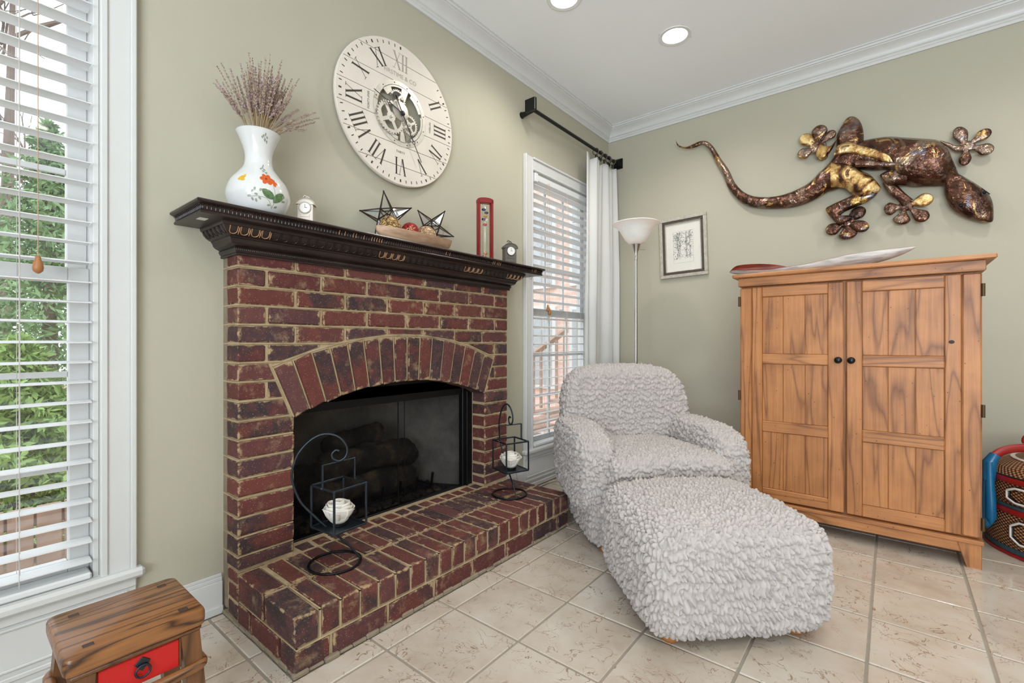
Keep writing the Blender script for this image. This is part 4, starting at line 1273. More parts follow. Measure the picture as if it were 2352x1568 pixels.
for i in range(12): a = math.radians(15 + 30 * i); rv.lathe([(.003, 0), (.003, .001), (.001, .0016)], 10, M=Matrix.Translation(kp(.149 * math.cos(a), .149 * math.sin(a), .037)) @ Matrix.Rotation(PI / 2, 4, 'Y'))
rv.build('rivets', M_INK, plate)
def gear(cu, cv, R, teeth, w, spokes, rot=0):
    mb = MB(); P = []
    for i in range(teeth):
        a = 2 * PI * i / teeth + rot; s = 2 * PI / teeth
        for da, r_ in ((0, R - .007), (.22, R), (.5, R), (.72, R - .007)): P.append((a + da * s, r_))
    n = len(P); vs = []; fs = []
    for a, r_ in P:
        for rr, ww in ((R * .74, w - .005), (r_, w - .005), (r_, w), (R * .74, w)): vs.append(kp(cu + rr * math.cos(a), cv + rr * math.sin(a), ww))
    for i in range(n):
        j = (i + 1) % n
        for k in range(4): fs.append([i * 4 + k, i * 4 + (k + 1) % 4, j * 4 + (k + 1) % 4, j * 4 + k])
    mb.add(vs, fs)
    annulus(mb, cu, cv, .0005, R * .3, w - .005, w, 24)
    for i in range(spokes):
        a = 2 * PI * i / spokes + rot + .5; t = R * .11
        Q = [(R * .2, -t), (R * .8, -t), (R * .8, t), (R * .2, t)]
        mb.prism([(cu + x * math.cos(a) - y * math.sin(a), cv + x * math.sin(a) + y * math.cos(a)) for x, y in Q], kp, w - .0045, w - .0003)
    g = mb.build('gear', M_SILVER, CK, 30)
    MB().lathe([(.007, 0), (.007, .003), (.004, .005), (.0005, .0055)], 14, M=Matrix.Translation(kp(cu, cv, w)) @ Matrix.Rotation(PI / 2, 4, 'Y')).build('axle_cap', M_SILVER, g, 40)
gear(-.062, -.036, .082, 30, .042, 4)
gear(-.02, .068, .047, 24, .040, 4, .3)
gear(.05, -.038, .052, 26, .041, 4, .1)
MB().lathe([(.048, 0), (.048, .004), (.046, .005), (.0005, .005)], 40, M=Matrix.Translation(kp(-.006, .012, .04)) @ Matrix.Rotation(PI / 2, 4, 'Y')).build('centre_disc', M_SILVER, CK, 40)
M_HAND = simple('gunmetal_hands', (60, 58, 58), .4, .7)
def hand(tu, tv, ru, rv_, tail, nm):
    w = .05; mb = MB()
    d = Vector((tu, tv)); L = d.length; d.normalize()
    Rr = Vector((ru, rv_)).length
    def seg(a, b, t):
        q = Vector((-d.y, d.x)) * t
        mb.prism([tuple(d * a + q), tuple(d * a - q), tuple(d * b - q), tuple(d * b + q)], kp, w, w + .0015)
    seg(-tail, Rr - .009, .003); seg(Rr + .009, L, .0018)
    annulus(mb, d.x * Rr, d.y * Rr, .006, .0095, w, w + .0015, 20)
    o = mb.build(nm, M_HAND, CK)
    if tail > .03:
        MB().lathe([(.019, 0), (.019, .0015), (.0005, .0015)], 24, M=Matrix.Translation(kp(-d.x * tail, -d.y * tail, w)) @ Matrix.Rotation(PI / 2, 4, 'Y') @ Matrix.Diagonal((1, .8, 1, 1))).build('counterweight', M_HAND, o)
hand(-.166, .055, -.085, .03, .0, 'hour_hand'); hand(.12, -.21, .072, -.122, .085, 'minute_hand')
MB().lathe([(.012, 0), (.012, .006), (.006, .009), (.0005, .0095)], 20, M=Matrix.Translation(kp(0, 0, .05)) @ Matrix.Rotation(PI / 2, 4, 'Y')).build('hub', M_HAND, CK, 40)

# ------------------------------------------------------------------ vase with painted flowers
ZM = 1.457
VX, VY = .145, -3.005
def mk_porc():
    t = NT('glazed_porcelain'); t.col((214, 214, 212)); t.set(Roughness=.12); return t.m
M_PORC = mk_porc()
VS = thing('vase', 'white porcelain vase painted with an orange flower on the mantel', 'vase', (VX, VY, ZM))
vp = catmull([(.062, 0), (.086, .02), (.103, .06), (.105, .085), (.093, .125), (.068, .158), (.05, .185), (.0445, .215), (.048, .245), (.06, .28), (.071, .305), (.0735, .309)], 5)
vp = [tuple(q) for q in vp]
inn = [(r_ - .004, z) for r_, z in vp[::-1] if z > .12]
MB().lathe([(.0005, 0)] + vp + [(.0715, .3105)] + inn + [(.001, .12)], 64, (VX, VY, ZM)).build('body', M_PORC, VS, 60)
vz = np.array([z for r_, z in vp]); vr = np.array([r_ for r_, z in vp])
cdir = math.atan2(CAM.y - VY, CAM.x - VX)
def vsurf(u, z, o=.0006):
    """u = metres to the right as seen from the room, z height above base"""
    R = float(np.interp(z, vz, vr)); a = cdir + math.asin(max(-.98, min(.98, u / .105))) * 1.0
    return (VX + (R + o) * math.cos(a), VY + (R + o) * math.sin(a), ZM + z)
def decal(shape, mat, nm, o=.0006):
    """shape: list of closed outlines (u,z) drawn as fans on the glaze"""
    mb = MB()
    for S_ in shape:
        cu = sum(p[0] for p in S_) / len(S_); cz = sum(p[1] for p in S_) / len(S_)
        vs = [vsurf(cu, cz, o)]; n = len(S_); fs = []
        for k in (.5, 1.0):
            for u, z in S_: vs.append(vsurf(cu + (u - cu) * k, cz + (z - cz) * k, o))
        for i in range(n):
            j = (i + 1) % n; fs += [[0, 1 + i, 1 + j], [1 + i, 1 + n + i, 1 + n + j, 1 + j]]
        mb.add(vs, fs)
    return mb.build(nm, mat, VS)
def ell(cu, cz, a, b, rot=0, n=14, pt=0):
    r_ = math.radians(rot); out_ = []
    for k in range(n):
        t = 2 * PI * k / n; x, y = a * math.cos(t) * (1 - pt * abs(math.sin(t)) ** .5 * 0), b * math.sin(t) * (abs(math.sin(t)) ** pt if pt else 1)
        out_.append((cu + x * math.cos(r_) - y * math.sin(r_), cz + x * math.sin(r_) + y * math.cos(r_)))
    return out_
M_ORG = simple('orange_enamel', (212, 92, 28), .2, var=.35, scale=160); M_YEL = simple('yellow_enamel', (226, 176, 40), .2, var=.3, scale=160)
M_GRN = simple('green_enamel', (96, 124, 84), .2, var=.45, scale=90); M_GRY = simple('grey_green_enamel', (150, 156, 140), .25, var=.3, scale=90); M_DRKR = simple('dark_red_enamel', (140, 48, 20), .25)
decal([ell(.028 + .013 * math.cos(a), .122 + .011 * math.sin(a), .0115, .008, math.degrees(a)) for a in np.linspace(0, 2 * PI, 7)[:-1]], M_ORG, 'painted_flower')
decal([ell(.050 + .006 * math.cos(a), .112 + .006 * math.sin(a), .008, .005, math.degrees(a)) for a in (0, 1.4, 3, 5)], M_ORG, 'painted_bud')
decal([ell(.026, .123, .004, .004)], M_DRKR, 'painted_centre', .0011)
decal([ell(-.058, .118, .011, .007, 40), ell(-.049, .124, .009, .005, 70), ell(-.052, .112, .008, .005, -10)], M_YEL, 'painted_butterfly')
decal([ell(.03, .068, .024, .014, -35, pt=.5), ell(.063, .062, .024, .013, 55, pt=.5)], M_GRN, 'painted_leaf')
gl = []
for cu, cz, r_ in ((-.03, .055, 20), (-.02, .07, 60), (-.008, .062, -20), (-.02, .045, -60), (-.008, .042, -80), (.004, .05, -40), (-.012, .08, 80), (.006, .078, 60), (.012, .165, 30), (.022, .172, 70), (.03, .163, -30), (.02, .155, -50), (.034, .15, 20), (.028, .18, 60), (.026, .285, 40), (.036, .29, 90), (.046, .282, -30), (.035, .272, -60), (.048, .268, -80), (.02, .28, 160), (.035, .032, 10), (.06, .03, 30), (.078, .07, 70), (.08, .055, 20)):
    decal([ell(cu, cz, .0058, .0036, r_)], M_GRY, 'painted_sprig_leaf')
st_ = MB()
for P in ([(.047, .022), (.052, .05), (.05, .085), (.046, .105)], [(.047, .025), (.03, .05), (.0, .056), (-.03, .052)], [(.034, .14), (.026, .155), (.022, .172)], [(.05, .262), (.036, .278), (.024, .287)]):
    st_.tube([vsurf(u, z, .0004) for u, z, in [tuple(q) for q in catmull(P, 5)]], .0007, 5)
st_.build('painted_stem', M_GRY, VS)
# dried lavender: each stem a thing of its own
M_STEM = simple('dried_stem', (172, 146, 112), .85, var=.2); M_LAV = simple('dried_lavender_bud', (172, 150, 146), .9, var=.3, scale=120)
lat = Vector((math.cos(cdir + PI / 2), math.sin(cdir + PI / 2), 0)); dep = Vector((math.cos(cdir), math.sin(cdir), 0))
def lavender(seed, lu, ld, h, bend):
    g = np.random.default_rng(seed); base = Vector((VX, VY, ZM + .16)) + lat * (lu * .06) + dep * (ld * .06)
    rim = Vector((VX, VY, ZM + .312)) + lat * (lu * .27) + dep * (ld * .25)
    q = Vector((rim.x - VX, rim.y - VY, 0))
    if q.length > .058: rim = Vector((VX, VY, rim.z)) + q * (.058 / q.length)
    tip = Vector((VX, VY, ZM + .30 + h)) + lat * lu + dep * ld
    mid = (rim + tip) / 2 + Vector((0, 0, bend))
    if tip.x < .02: tip.x = .02
    if mid.x < .03: mid.x = .03
    P = [Vector(q) for q in catmull([base, rim, mid, tip], 6)]
    o = MB().tube(P, [.0011] * (len(P) - 3) + [.0009, .0007, .0004], 4).build('lavender_stem', M_STEM, None, loc=tuple(base))
    fl = MB(); L = P[9:]
    m = 13
    for k in range(m):
        t = .15 + .85 * k / (m - 1); i = min(int(t * (len(L) - 1)), len(L) - 2); f = t * (len(L) - 1) - i
        c = L[i].lerp(L[i + 1], f); d = (L[i + 1] - L[i]).normalized()
        for w in range(3):
            a = g.uniform(0, 6.28); o_ = d.orthogonal().normalized(); o_.rotate(Matrix.Rotation(a, 3, d))
            s = .0034 * (1.1 - .55 * t) + .0008
            tip_ = c + o_ * s * 1.5 + d * s * 1.8; e = d.cross(o_) * s * .55
            fl.add([c, c + o_ * s * .9 + e, tip_, c + o_ * s * .9 - e, c + d * s * 1.4 + o_ * s * .4], [(0, 1, 2), (0, 2, 3), (1, 4, 2), (3, 2, 4), (0, 4, 1), (0, 3, 4)])
    fl.build('flower_spike', M_LAV, o)
    return tag(o, 'dried lavender stem standing in the white painted vase', 'dried flower', 'dried lavender stems in the vase')
g = np.random.default_rng(11)
for i in range(110):
    lu = g.normal(.02, .068); h = .225 - .9 * abs(lu - .0) ** 1.2 + g.normal(0, .035)
    lavender(100 + i, lu, g.normal(.01, .04), max(.08, h), g.uniform(.0, .012))
for i, (lu, h) in enumerate(((.205, .115), (.19, .125), (.17, .1), (.16, .06), (.15, .045), (-.125, .20), (-.115, .235), (-.135, .15), (-.03, .275), (.13, .13), (.065, .24), (.075, .225))): tag(lavender(300 + i, lu, .02 * (i % 3), h, .015), 'dried lavender stem drooping over the vase rim toward the wall clock' if lu > .1 else 'dried lavender stem leaning out of the vase toward the window casing' if lu < -.1 else 'long dried lavender stem rising above the rest of the bunch')

# ------------------------------------------------------------------ two miniature clocks
M_PEWT = simple('pewter', (118, 113, 106), .42, .5, var=.25, scale=120); M_CRMM = simple('cream_metal', (206, 196, 182), .4, .25, var=.1)
M_DIAL = simple('white_dial', (240, 238, 232), .3, var=.03)
def miniclock(x, y, rot, s, mat, label):
    t = thing('miniature_clock', label, 'clock', (x, y, ZM), rot)
    B = lambda nm, a0, a1, b0, b1, c0, c1, m=mat: MB().box(a0 * s, a1 * s, b0 * s, b1 * s, c0 * s, c1 * s, .0012).build(nm, m, t, None, None, True)
    B('case', -.017, .017, -.026, .026, .006, .078); B('base', -.022, .022, -.031, .031, 0, .008)
    arch = [(.030 * math.cos(a), .078 + .020 * math.sin(a)) for a in np.linspace(0, PI, 15)]
    MB().prism([(u * s, v * s) for u, v in arch], lambda u, v, w: (w, u, v), -.018 * s, .019 * s, .001).build('hood', mat, t, 30, None, True)
    MB().tube([(.019 * s, .031 * s * math.cos(a), (.078 + .020 * math.sin(a)) * s) for a in np.linspace(-.1, PI + .1, 15)], .0022 * s, 6).build('cornice', mat, t, 60, None, True)
    MB().lathe([(.014 * s, .0955 * s), (.011 * s, .101 * s), (.005 * s, .104 * s), (.004 * s, .107 * s)], 16).build('finial', mat, t, 40, None, True)
    MB().tube([(0, -.011 * s, .107 * s), (0, -.006 * s, .113 * s), (0, .003 * s, .110 * s), (0, .011 * s, .105 * s)], .0022 * s, 6).build('handle', mat, t, 60, None, True)
    Mx = Matrix.Translation((.017 * s, 0, .066 * s)) @ Matrix.Rotation(PI / 2, 4, 'Y')
    MB().lathe([(.021 * s, 0), (.021 * s, .002 * s), (.019 * s, .004 * s), (.017 * s, .003 * s)], 28, M=Mx, cap=False).build('bezel', mat, t, 40, None, True)
    MB().lathe([(.017 * s, .0), (.017 * s, .0028 * s), (.0005, .0028 * s)], 28, M=Mx).build('dial', M_DIAL, t, None, None, True)
    MB().box(.0199 * s, .0204 * s, -.0007, .0007, .066 * s, .078 * s).box(.0199 * s, .0204 * s, -.0007, .007 * s, .0653 * s, .0667 * s).build('hands', M_INK, t, None, None, True)
    for z in (.02, .034): B('relief', .017, .0185, -.015, .015, z, z + .008)
miniclock(.15, -2.827, math.radians(-42), 1.12, M_CRMM, 'small cream metal mantel clock beside the painted vase')
miniclock(.15, -1.563, math.radians(-28), 1.42, M_PEWT, 'small pewter mantel clock beside the red thermometer')

# ------------------------------------------------------------------ bowl with ornaments
BCx, BCy = .16, -2.285
def mk_bowl():
    t = NT('pale_carved_wood'); v = t.coord('Object')
    t.col(t.ramp(t.noise(t.coord('Object', (3, 1, 6)), 6, 4), [(.3, (168, 132, 104)), (.55, (206, 172, 142)), (.75, (196, 150, 120))])); t.set(Roughness=.5); return t.m
BW = thing('dough_bowl', 'long boat-shaped pale wooden bowl of ornaments on the mantel', 'bowl', (BCx, BCy, ZM))
mb = MB(); nu, nv = 33, 15; vs = []; fs = []
def bowlp(u, v, inner):
    """u -1..1 along, v -1..1 across"""
    L = .225; e = max(0, 1 - abs(u) ** 2.2); w = .082 * e ** .6 + .004
    rim = .058 + .012 * abs(u) ** 3
    bot = .0 + .045 * abs(u) ** 5
    if inner: w = max(w - .006, .001); bot += .008; L -= .01
    z = bot + (rim - bot) * abs(v) ** 2.6
    return (BCx + w * v, BCy + L * u, ZM + z + .0005)
for inner in (0, 1):
    for i in range(nu):
        for k in range(nv): vs.append(bowlp(-1 + 2 * i / (nu - 1), -1 + 2 * k / (nv - 1), inner))
N_ = nu * nv
for i in range(nu - 1):
    for k in range(nv - 1):
        a = i * nv + k; fs.append([a, a + nv, a + nv + 1, a + 1]); fs.append([N_ + a, N_ + a + 1, N_ + a + nv + 1, N_ + a + nv])
    for k in (0, nv - 1):
        a = i * nv + k; fs.append([a, a + nv, N_ + a + nv, N_ + a])
for k in range(nv - 1):
    for i in (0, nu - 1): a = i * nv + k; fs.append([a, a + 1, N_ + a + 1, N_ + a])
mb.add(vs, fs).build('hull', mk_bowl(), BW, 70)
def ball(y, r, cols, label, style, x=BCx, dz=0.0):
    z = ZM + .014 + r + dz
    t = NT('carved_ball_' + style); v = t.coord('Object')
    nd = t.noise(v, .62 / r, 1.5, .45, 4.0)
    k = t.math('PINGPONG', t.math('MULTIPLY', nd, 9), 1.0)
    t.col(t.ramp(k, [(.18, cols[0]), (.42, cols[1]), (.8, cols[2])])); t.set(Roughness=.4, Metallic=.15); t.bump(k, .9, .006)
    o = thing('ornament_ball', label, 'ornament', (x, y, z))
    MB().sphere((x, y, z), r, 40).build('sphere', t.m, o, 180)
    return o, Vector((x, y, z)), r
b1 = ball(-2.437, .05, ((60, 40, 24), (176, 132, 76), (214, 178, 118)), 'gold swirl-carved ornament ball at the end of the wooden bowl', 'gold', dz=.012)
b2 = ball(-2.322, .042, ((120, 16, 18), (178, 28, 26), (186, 40, 34)), 'red ornament ball with lettering in the middle of the bowl', 'red', dz=.02)
b3 = ball(-2.222, .049, ((134, 110, 92), (206, 168, 120), (222, 190, 146)), 'tan scroll-carved ornament ball in the wooden bowl', 'tan', dz=.008)
o, c, r_ = b2
cam_d = (CAM - c).normalized(); rt = Vector((0, 0, 1)).cross(cam_d).normalized(); up = cam_d.cross(rt)
M_LET = simple('cream_lettering', (226, 200, 140), .5)
tv, tf = text_polys('NOEL', .024)
rr = math.radians(32)
vs = []
for x, y, _ in tv:
    x, y = x * math.cos(rr) - y * math.sin(rr) - .006, x * math.sin(rr) + y * math.cos(rr) + .008
    d = math.sqrt(max(1e-6, r_ * r_ - min(x * x + y * y, r_ * r_ * .98))); vs.append(c + (rt * x + up * y + cam_d * d) * 1.012)
MB().add(vs, tf).build('lettering', M_LET, o)
M_STAR = simple('dark_bronze_star', (56, 42, 36), .45, .7, var=.3, scale=90)
M_SGL = mk_glass('star_glass', (.93, .93, .93, 1), .12)
def star(c, R, ang, label):
    """five-pointed glass star: hollow spikes framed in metal, short front and back spikes"""
    c = Vector(c); t = thing('star_ornament', label, 'ornament', tuple(c))
    va = math.atan2(CAM.y - c.y, CAM.x - c.x)
    la = Vector((-math.sin(va), math.cos(va), 0)); de = Vector((math.cos(va), math.sin(va), 0)); up_ = Vector((0, 0, 1))
    pt = lambda a, r_, d: c + la * (r_ * math.cos(a)) + up_ * (r_ * math.sin(a)) + de * d
    A = [math.radians(ang + 72 * i) for i in range(5)]
    rf = [pt(a + math.radians(36), R * .36, R * .2) for a in A]; rb = [pt(a + math.radians(36), R * .36, -R * .2) for a in A]
    gl = MB()
    def spike(base, tip):
        fr_ = MB(); n = len(base)
        for i in range(n):
            fr_.tube([base[i], tip], [.0036, .0022], 5); fr_.tube([base[i], base[(i + 1) % n]], .0026, 5)
            gl.add([base[i], base[(i + 1) % n], tip], [(0, 1, 2)])
        fr_.sphere(tip, .004, 8)
        fr_.build('spike', M_STAR, t, 60)
    for i in range(5): spike([rf[i - 1], rf[i], rb[i], rb[i - 1]], pt(A[i], R, 0))
    spike(rf, pt(0, 0, R * .55)); spike(rb, pt(0, 0, -R * .45))
    gl.build('glass_facets', M_SGL, t)
star((.078, -2.395, ZM + .142), .125, 97, 'larger bronze wire star ornament behind the gold ball')
star((.078, -2.115, ZM + .138), .118, 55, 'smaller bronze wire star ornament behind the tan ball')

# ------------------------------------------------------------------ galileo thermometer
TX, TY = .15, -1.782
TM = thing('thermometer', 'tall glass float thermometer in a red wooden frame on the mantel', 'thermometer', (TX, TY, ZM), math.radians(-33))
M_REDW = simple('red_stained_wood', (140, 18, 22), .3, var=.2)
Hh, Wd = .355, .047
def lens(z0, z1, u0, u1, nm):
    pts = [(.021 * math.cos(a), u0 + (u1 - u0) * k) for k, a in ((0, 0),)]
    MB().box(-.018, .018, u0, u1, z0, z1, .006).build(nm, M_REDW, TM, 40, None, True)
lens(0, Hh, -Wd, -Wd + .018, 'side_post'); lens(0, Hh, Wd - .018, Wd, 'side_post'); lens(0, .016, -Wd, Wd, 'foot_board')
arch = [(Wd * math.cos(a), Hh - .003 + .014 * math.sin(a)) for a in np.linspace(0, PI, 13)]
MB().prism(arch + [(-Wd, Hh - .02), (Wd, Hh - .02)], lambda u, v, w: (w, u, v), -.018, .018, .003).build('arched_top', M_REDW, TM, None, None, True)
MB().lathe([(.0005, .016), (.022, .018), (.023, .03), (.023, Hh - .035), (.019, Hh - .024), (.0005, Hh - .021)], 28).build('glass_tube', mk_glass('thermometer_glass', (.97, .96, .92, 1), .1), TM, 60, None, True)
for z, c, u in ((.30, (30, 20, 90), -.007), (.283, (40, 48, 70), .008), (.262, (214, 150, 40), .002), (.245, (20, 20, 110), -.007), (.215, (200, 20, 24), .0), (.052, (214, 140, 50), .004), (.032, (190, 16, 60), -.006)):
    m = simple('float_liquid', c, .15)
    f_ = MB().sphere((0, u, z), .0125, 16, (1, 1, .62)).build('float', m, TM, 180, None, True)
    MB().tube([(0, u, z + .005), (0, u, z + .011)], .0018, 6).sphere((0, u, z - .009), .0032, 8).build('float_tag', M_STEEL, f_, None, None, True)

# ------------------------------------------------------------------ lanterns with rose candles
M_ROSE = simple('white_resin_rose', (232, 226, 216), .6, var=.05)
t_ = NT('charred'); M_HOLDER = M_IRON
def lantern(cx, cy, hook_rot, box_rot, label, rlabel):
    L = thing('lantern_stand', label, 'lantern', (cx, cy, HZ + .001), hook_rot)
    R = .092
    k = dict(local=True)
    MB().tube([(R * math.cos(a), R * math.sin(a), .0045) for a in np.linspace(0, 2 * PI, 49)[:-1]], .0045, 10, True).build('base_ring', M_BLACK, L, 60, None, True)
    # stem in the local xz plane: starts on the ring at +x, sweeps back to -x, arcs over and curls
    pts = [(R - .002, .006), (.045, .065), (-.02, .13), (-.075, .19), (-.118, .245), (-.142, .31), (-.145, .36), (-.125, .42), (-.085, .465), (-.04, .485), (.005, .475), (.035, .445), (.043, .415), (.034, .392), (.014, .381), (-.006, .39), (-.011, .408), (.002, .422), (.014, .418)]
    ph = hook_rot
    P = [(p[0], 0, p[1]) for p in [tuple(q) for q in catmull(pts, 5)]]
    MB().tube(P, .0042, 8).build('hook_stem', M_IRON, L, 60, None, True)
    ox = .014; zt, zb, s = .295, .142, .069
    ca, sa = math.cos(box_rot), math.sin(box_rot)
    def q(x, y, z): return (ox + x * ca - y * sa, x * sa + y * ca, z)
    Mx = Matrix.Translation((ox, 0, 0)) @ Matrix.Rotation(box_rot, 4, 'Z')
    fr_ = MB(); b = .0036
    for x in (-s, s):
        for y in (-s, s): fr_.box(x - b, x + b, y - b, y + b, zb, zt, .001, Mx)
    for z in (zb, zt):
        for v in (-s, s):
            fr_.box(-s, s, v - b, v + b, z - b, z + b, .001, Mx); fr_.box(v - b, v + b, -s, s, z - b, z + b, .001, Mx)
    f_ = fr_.build('frame', M_IRON, L, None, None, True)
    MB().box(-s, s, -s, s, zb - .002, zb + .001, 0, Mx).build('floor_plate', M_IRON, f_, None, None, True)
    ba = MB()
    for y in (-s, s): ba.box(-.005, .005, y - .002, y + .002, zt, .3815, .001, Mx)
    ba.box(-.005, .005, -s, s, .377, .3815, .001, Mx)
    ba.build('bail_handle', M_IRON, f_, None, None, True)
    rv_ = MB()
    for y in (-s - .003, s + .003): rv_.sphere(Mx @ Vector((0, y, zt)), .006, 10)
    rv_.build('rivet', M_IRON, f_, 60, None, True)
    # rose candle: thing of its own inside the box
    w = Matrix.Translation((cx, cy, HZ + .001)) @ Matrix.Rotation(hook_rot, 4, 'Z') @ Vector((ox, 0, zb + .0015))
    ro = thing('rose_candle', rlabel, 'candle', tuple(w), hook_rot)
    MB().lathe([(.028, 0), (.03, .002), (.03, .008), (.026, .01)], 28).build('dish', M_BLACK, ro, 40, None, True)
    MB().lathe([(.022, .008), (.034, .02), (.04, .04), (.036, .058), (.02, .066), (.001, .068)], 28).build('core', M_ROSE, ro, 60, None, True)
    rg2 = np.random.default_rng(int(abs(cy) * 1000))
    for layer, (r0, zt_, n, flare) in enumerate(((.047, .066, 5, .010), (.044, .076, 5, .006), (.037, .086, 4, .001), (.025, .092, 3, -.004))):
        for i in range(n):
            a0 = 2 * PI * i / n + layer * .7; wd = 2 * PI / n * .8; vs = []; fs = []; nu_, nv_ = 11, 9
            for sgn in (0, 1):
                for iu in range(nu_):
                    for iv in range(nv_):
                        u = -1 + 2 * iu / (nu_ - 1); v = iv / (nv_ - 1)
                        hgt = zt_ * (1 - .07 * u * u) ; zz = .012 + (hgt - .012) * v
                        r_ = r0 * (.5 + .5 * math.sin(min(1, v * 1.35) * PI / 2)) + flare * v ** 3 * (1 + .25 * math.cos(u * 3 + i)) + .0022 * math.cos(u * 1.5) * (1 if i % 2 else -1) - .0016 * sgn
                        zz -= .004 * v ** 4 * math.cos(u * 2.5 + layer + i) * (1 if layer < 2 else .3)
                        a = a0 + u * wd
                        vs.append((r_ * math.cos(a), r_ * math.sin(a), zz))
            m = nu_ * nv_
            for iu in range(nu_ - 1):
                for iv in range(nv_ - 1):
                    p0 = iu * nv_ + iv; fs.append([p0, p0 + nv_, p0 + nv_ + 1, p0 + 1]); fs.append([m + p0, m + p0 + 1, m + p0 + nv_ + 1, m + p0 + nv_])
                p0 = iu * nv_ + nv_ - 1; fs.append([p0, p0 + nv_, m + p0 + nv_, m + p0])
            for iu in (0, nu_ - 1):
                for iv in range(nv_ - 1): p0 = iu * nv_ + iv; fs.append([p0, p0 + 1, m + p0 + 1, m + p0])
            MB().add(vs, fs).build('petal', M_ROSE, ro, 180, None, True)
vd = lambda x, y: math.atan2(CAM.y - y, CAM.x - x)
l1 = (.335, -2.812); l2 = (.342, -1.795)
r1 = vd(*l1) + PI / 2; r2 = vd(*l2) + PI / 2 - math.radians(66)
lantern(*l1, r1, math.radians(-55), 'black wire lantern stand on the hearth, hook arched wide before the firebox mesh', 'white rose candle in the lantern before the firebox mesh')
lantern(*l2, r2, math.radians(8), 'black wire lantern stand on the hearth beside the armchair', 'white rose candle in the lantern beside the armchair')

# ------------------------------------------------------------------ framed sketch
M_FRM = simple('whitewashed_wood_frame', (188, 180, 166), .5, var=.3, scale=60, bump=.3); M_FRD = simple('dark_inner_frame', (78, 70, 64), .45, var=.2)
M_PAPER = simple('drawing_paper', (226, 222, 212), .8, var=.03); M_PENC = simple('pencil_line', (120, 120, 122), .8)
PC = thing('framed_sketch', 'framed pencil sketch of trees on the wall beside the lamp', 'picture', (.66, 0, 1.76))
PC.rotation_euler = (0, math.radians(-1.8), 0)
fw, fh = .187, .241
def frame(d, w, y0, y1, m, nm):
    for a0, a1, c0, c1 in ((-fw + d, fw - d, fh - d - w, fh - d), (-fw + d, fw - d, -fh + d, -fh + d + w), (-fw + d, -fw + d + w, -fh + d + w, fh - d - w), (fw - d - w, fw - d, -fh + d + w, fh - d - w)):
        MB().box(a0, a1, -y1, -y0, c0, c1, .003).build(nm, m, PC, None, None, True)
frame(0, .026, .002, .026, M_FRM, 'frame_rail'); frame(.026, .02, .002, .018, M_FRD, 'inner_rail'); frame(.045, .006, .002, .02, M_FRM, 'fillet')
MB().box(-fw + .05, fw - .05, -.006, -.002, -fh + .05, fh - .05).build('mat_board', M_PAPER, PC, None, None, True)
sk = MB(); g = np.random.default_rng(4)
def sline(pts, t):
    for a, b in zip(pts[:-1], pts[1:]):
        d = Vector((b[0] - a[0], b[1] - a[1]))
        if d.length < 1e-6: continue
        q = Vector((-d.y, d.x)).normalized() * t
        sk.add([(a[0] + q.x, -.0066, a[1] + q.y), (a[0] - q.x, -.0066, a[1] - q.y), (b[0] - q.x, -.0066, b[1] - q.y), (b[0] + q.x, -.0066, b[1] + q.y)], [(0, 1, 2, 3)])
pw, ph_ = .078, .125
sline([(-pw, -ph_), (pw, -ph_), (pw, ph_), (-pw, ph_), (-pw, -ph_)], .0004)
for x0 in (-.045, -.03, .022, .05):
    P = [(x0 + g.normal(0, .003), -.08 + .2 * k / 8) for k in range(9)]; sline(P, .0012); sline([(a + .006, b) for a, b in P], .0008)
    for k in range(14):
        z = g.uniform(-.02, .115); x = x0; Q = []
        for j in range(5): Q.append((max(-pw, min(pw, x)), max(-ph_, min(ph_, z)))); x += g.normal(.0, .012); z += g.uniform(-.004, .014)
        sline(Q, .0005)
for k in range(340):
    c0 = g.choice([-.045, .035]); x = max(-pw + .003, min(pw - .003, g.normal(c0, .02))); z = max(-ph_ + .003, min(ph_ - .003, g.uniform(-.09, .118)))
    sline([(x, z), (x + g.normal(0, .004), z + g.normal(0, .004)), (x + g.normal(0, .004), z + g.normal(0, .004))], .0007)
sk.build('pencil_drawing', M_PENC, PC, None, None, True)

# ------------------------------------------------------------------ copper gecko on the cabinet wall
def mk_copper():
    t = NT('flame_patina_copper'); v = t.coord('Object')
    def patch(sc, lo, hi, di): return t.ramp(t.noise(v, sc, 4, .6, di), [(lo, (0, 0, 0)), (hi, (255, 255, 255))])
    c = t.ramp(t.noise(v, 9, 4, .6, 1.2), [(.3, (48, 34, 30)), (.5, (92, 62, 48)), (.7, (126, 88, 68))])
    c = t.mix(t.math('MULTIPLY', patch(5.5, .5, .58, .8), .8), c, (150, 128, 112))
    c = t.mix(t.math('MULTIPLY', patch(7.3, .58, .64, 1.6), .85), c, (206, 164, 96))
    c = t.mix(t.math('MULTIPLY', patch(8.9, .6, .66, 1.4), .7), c, (92, 106, 122))
    c = t.mix(t.math('MULTIPLY', patch(6.7, .6, .68, 2.0), .8), c, (30, 24, 24))
    t.col(c); t.set(Metallic=.75, Roughness=t.ramp(t.noise(v, 30, 3), [(.3, (70, 70, 70)), (.7, (115, 115, 115))]))
    t.bump(t.noise(v, 30, 4, .55, .6), .8, .012); return t.m
M_COP = mk_copper()
def mk_gold():
    t = NT('flame_patina_brass'); v = t.coord('Object')
    t.col(t.ramp(t.noise(v, 11, 3, .5, 1.6), [(.34, (70, 48, 36)), (.44, (150, 108, 66)), (.54, (212, 176, 112)), (.62, (226, 200, 150)), (.7, (104, 70, 48))])); t.set(Metallic=.8, Roughness=.4)
    t.bump(t.noise(v, 40, 3), .6, .008); return t.m
M_GOLD = mk_gold()
GYO = -.055
gc = WB(1530 + 1500 * .3359, 240 + 450 * .3359, GYO)
GK = thing('gecko_sculpture', 'copper and brass gecko wall sculpture above the armoire', 'sculpture', (gc.x, 0, gc.z))
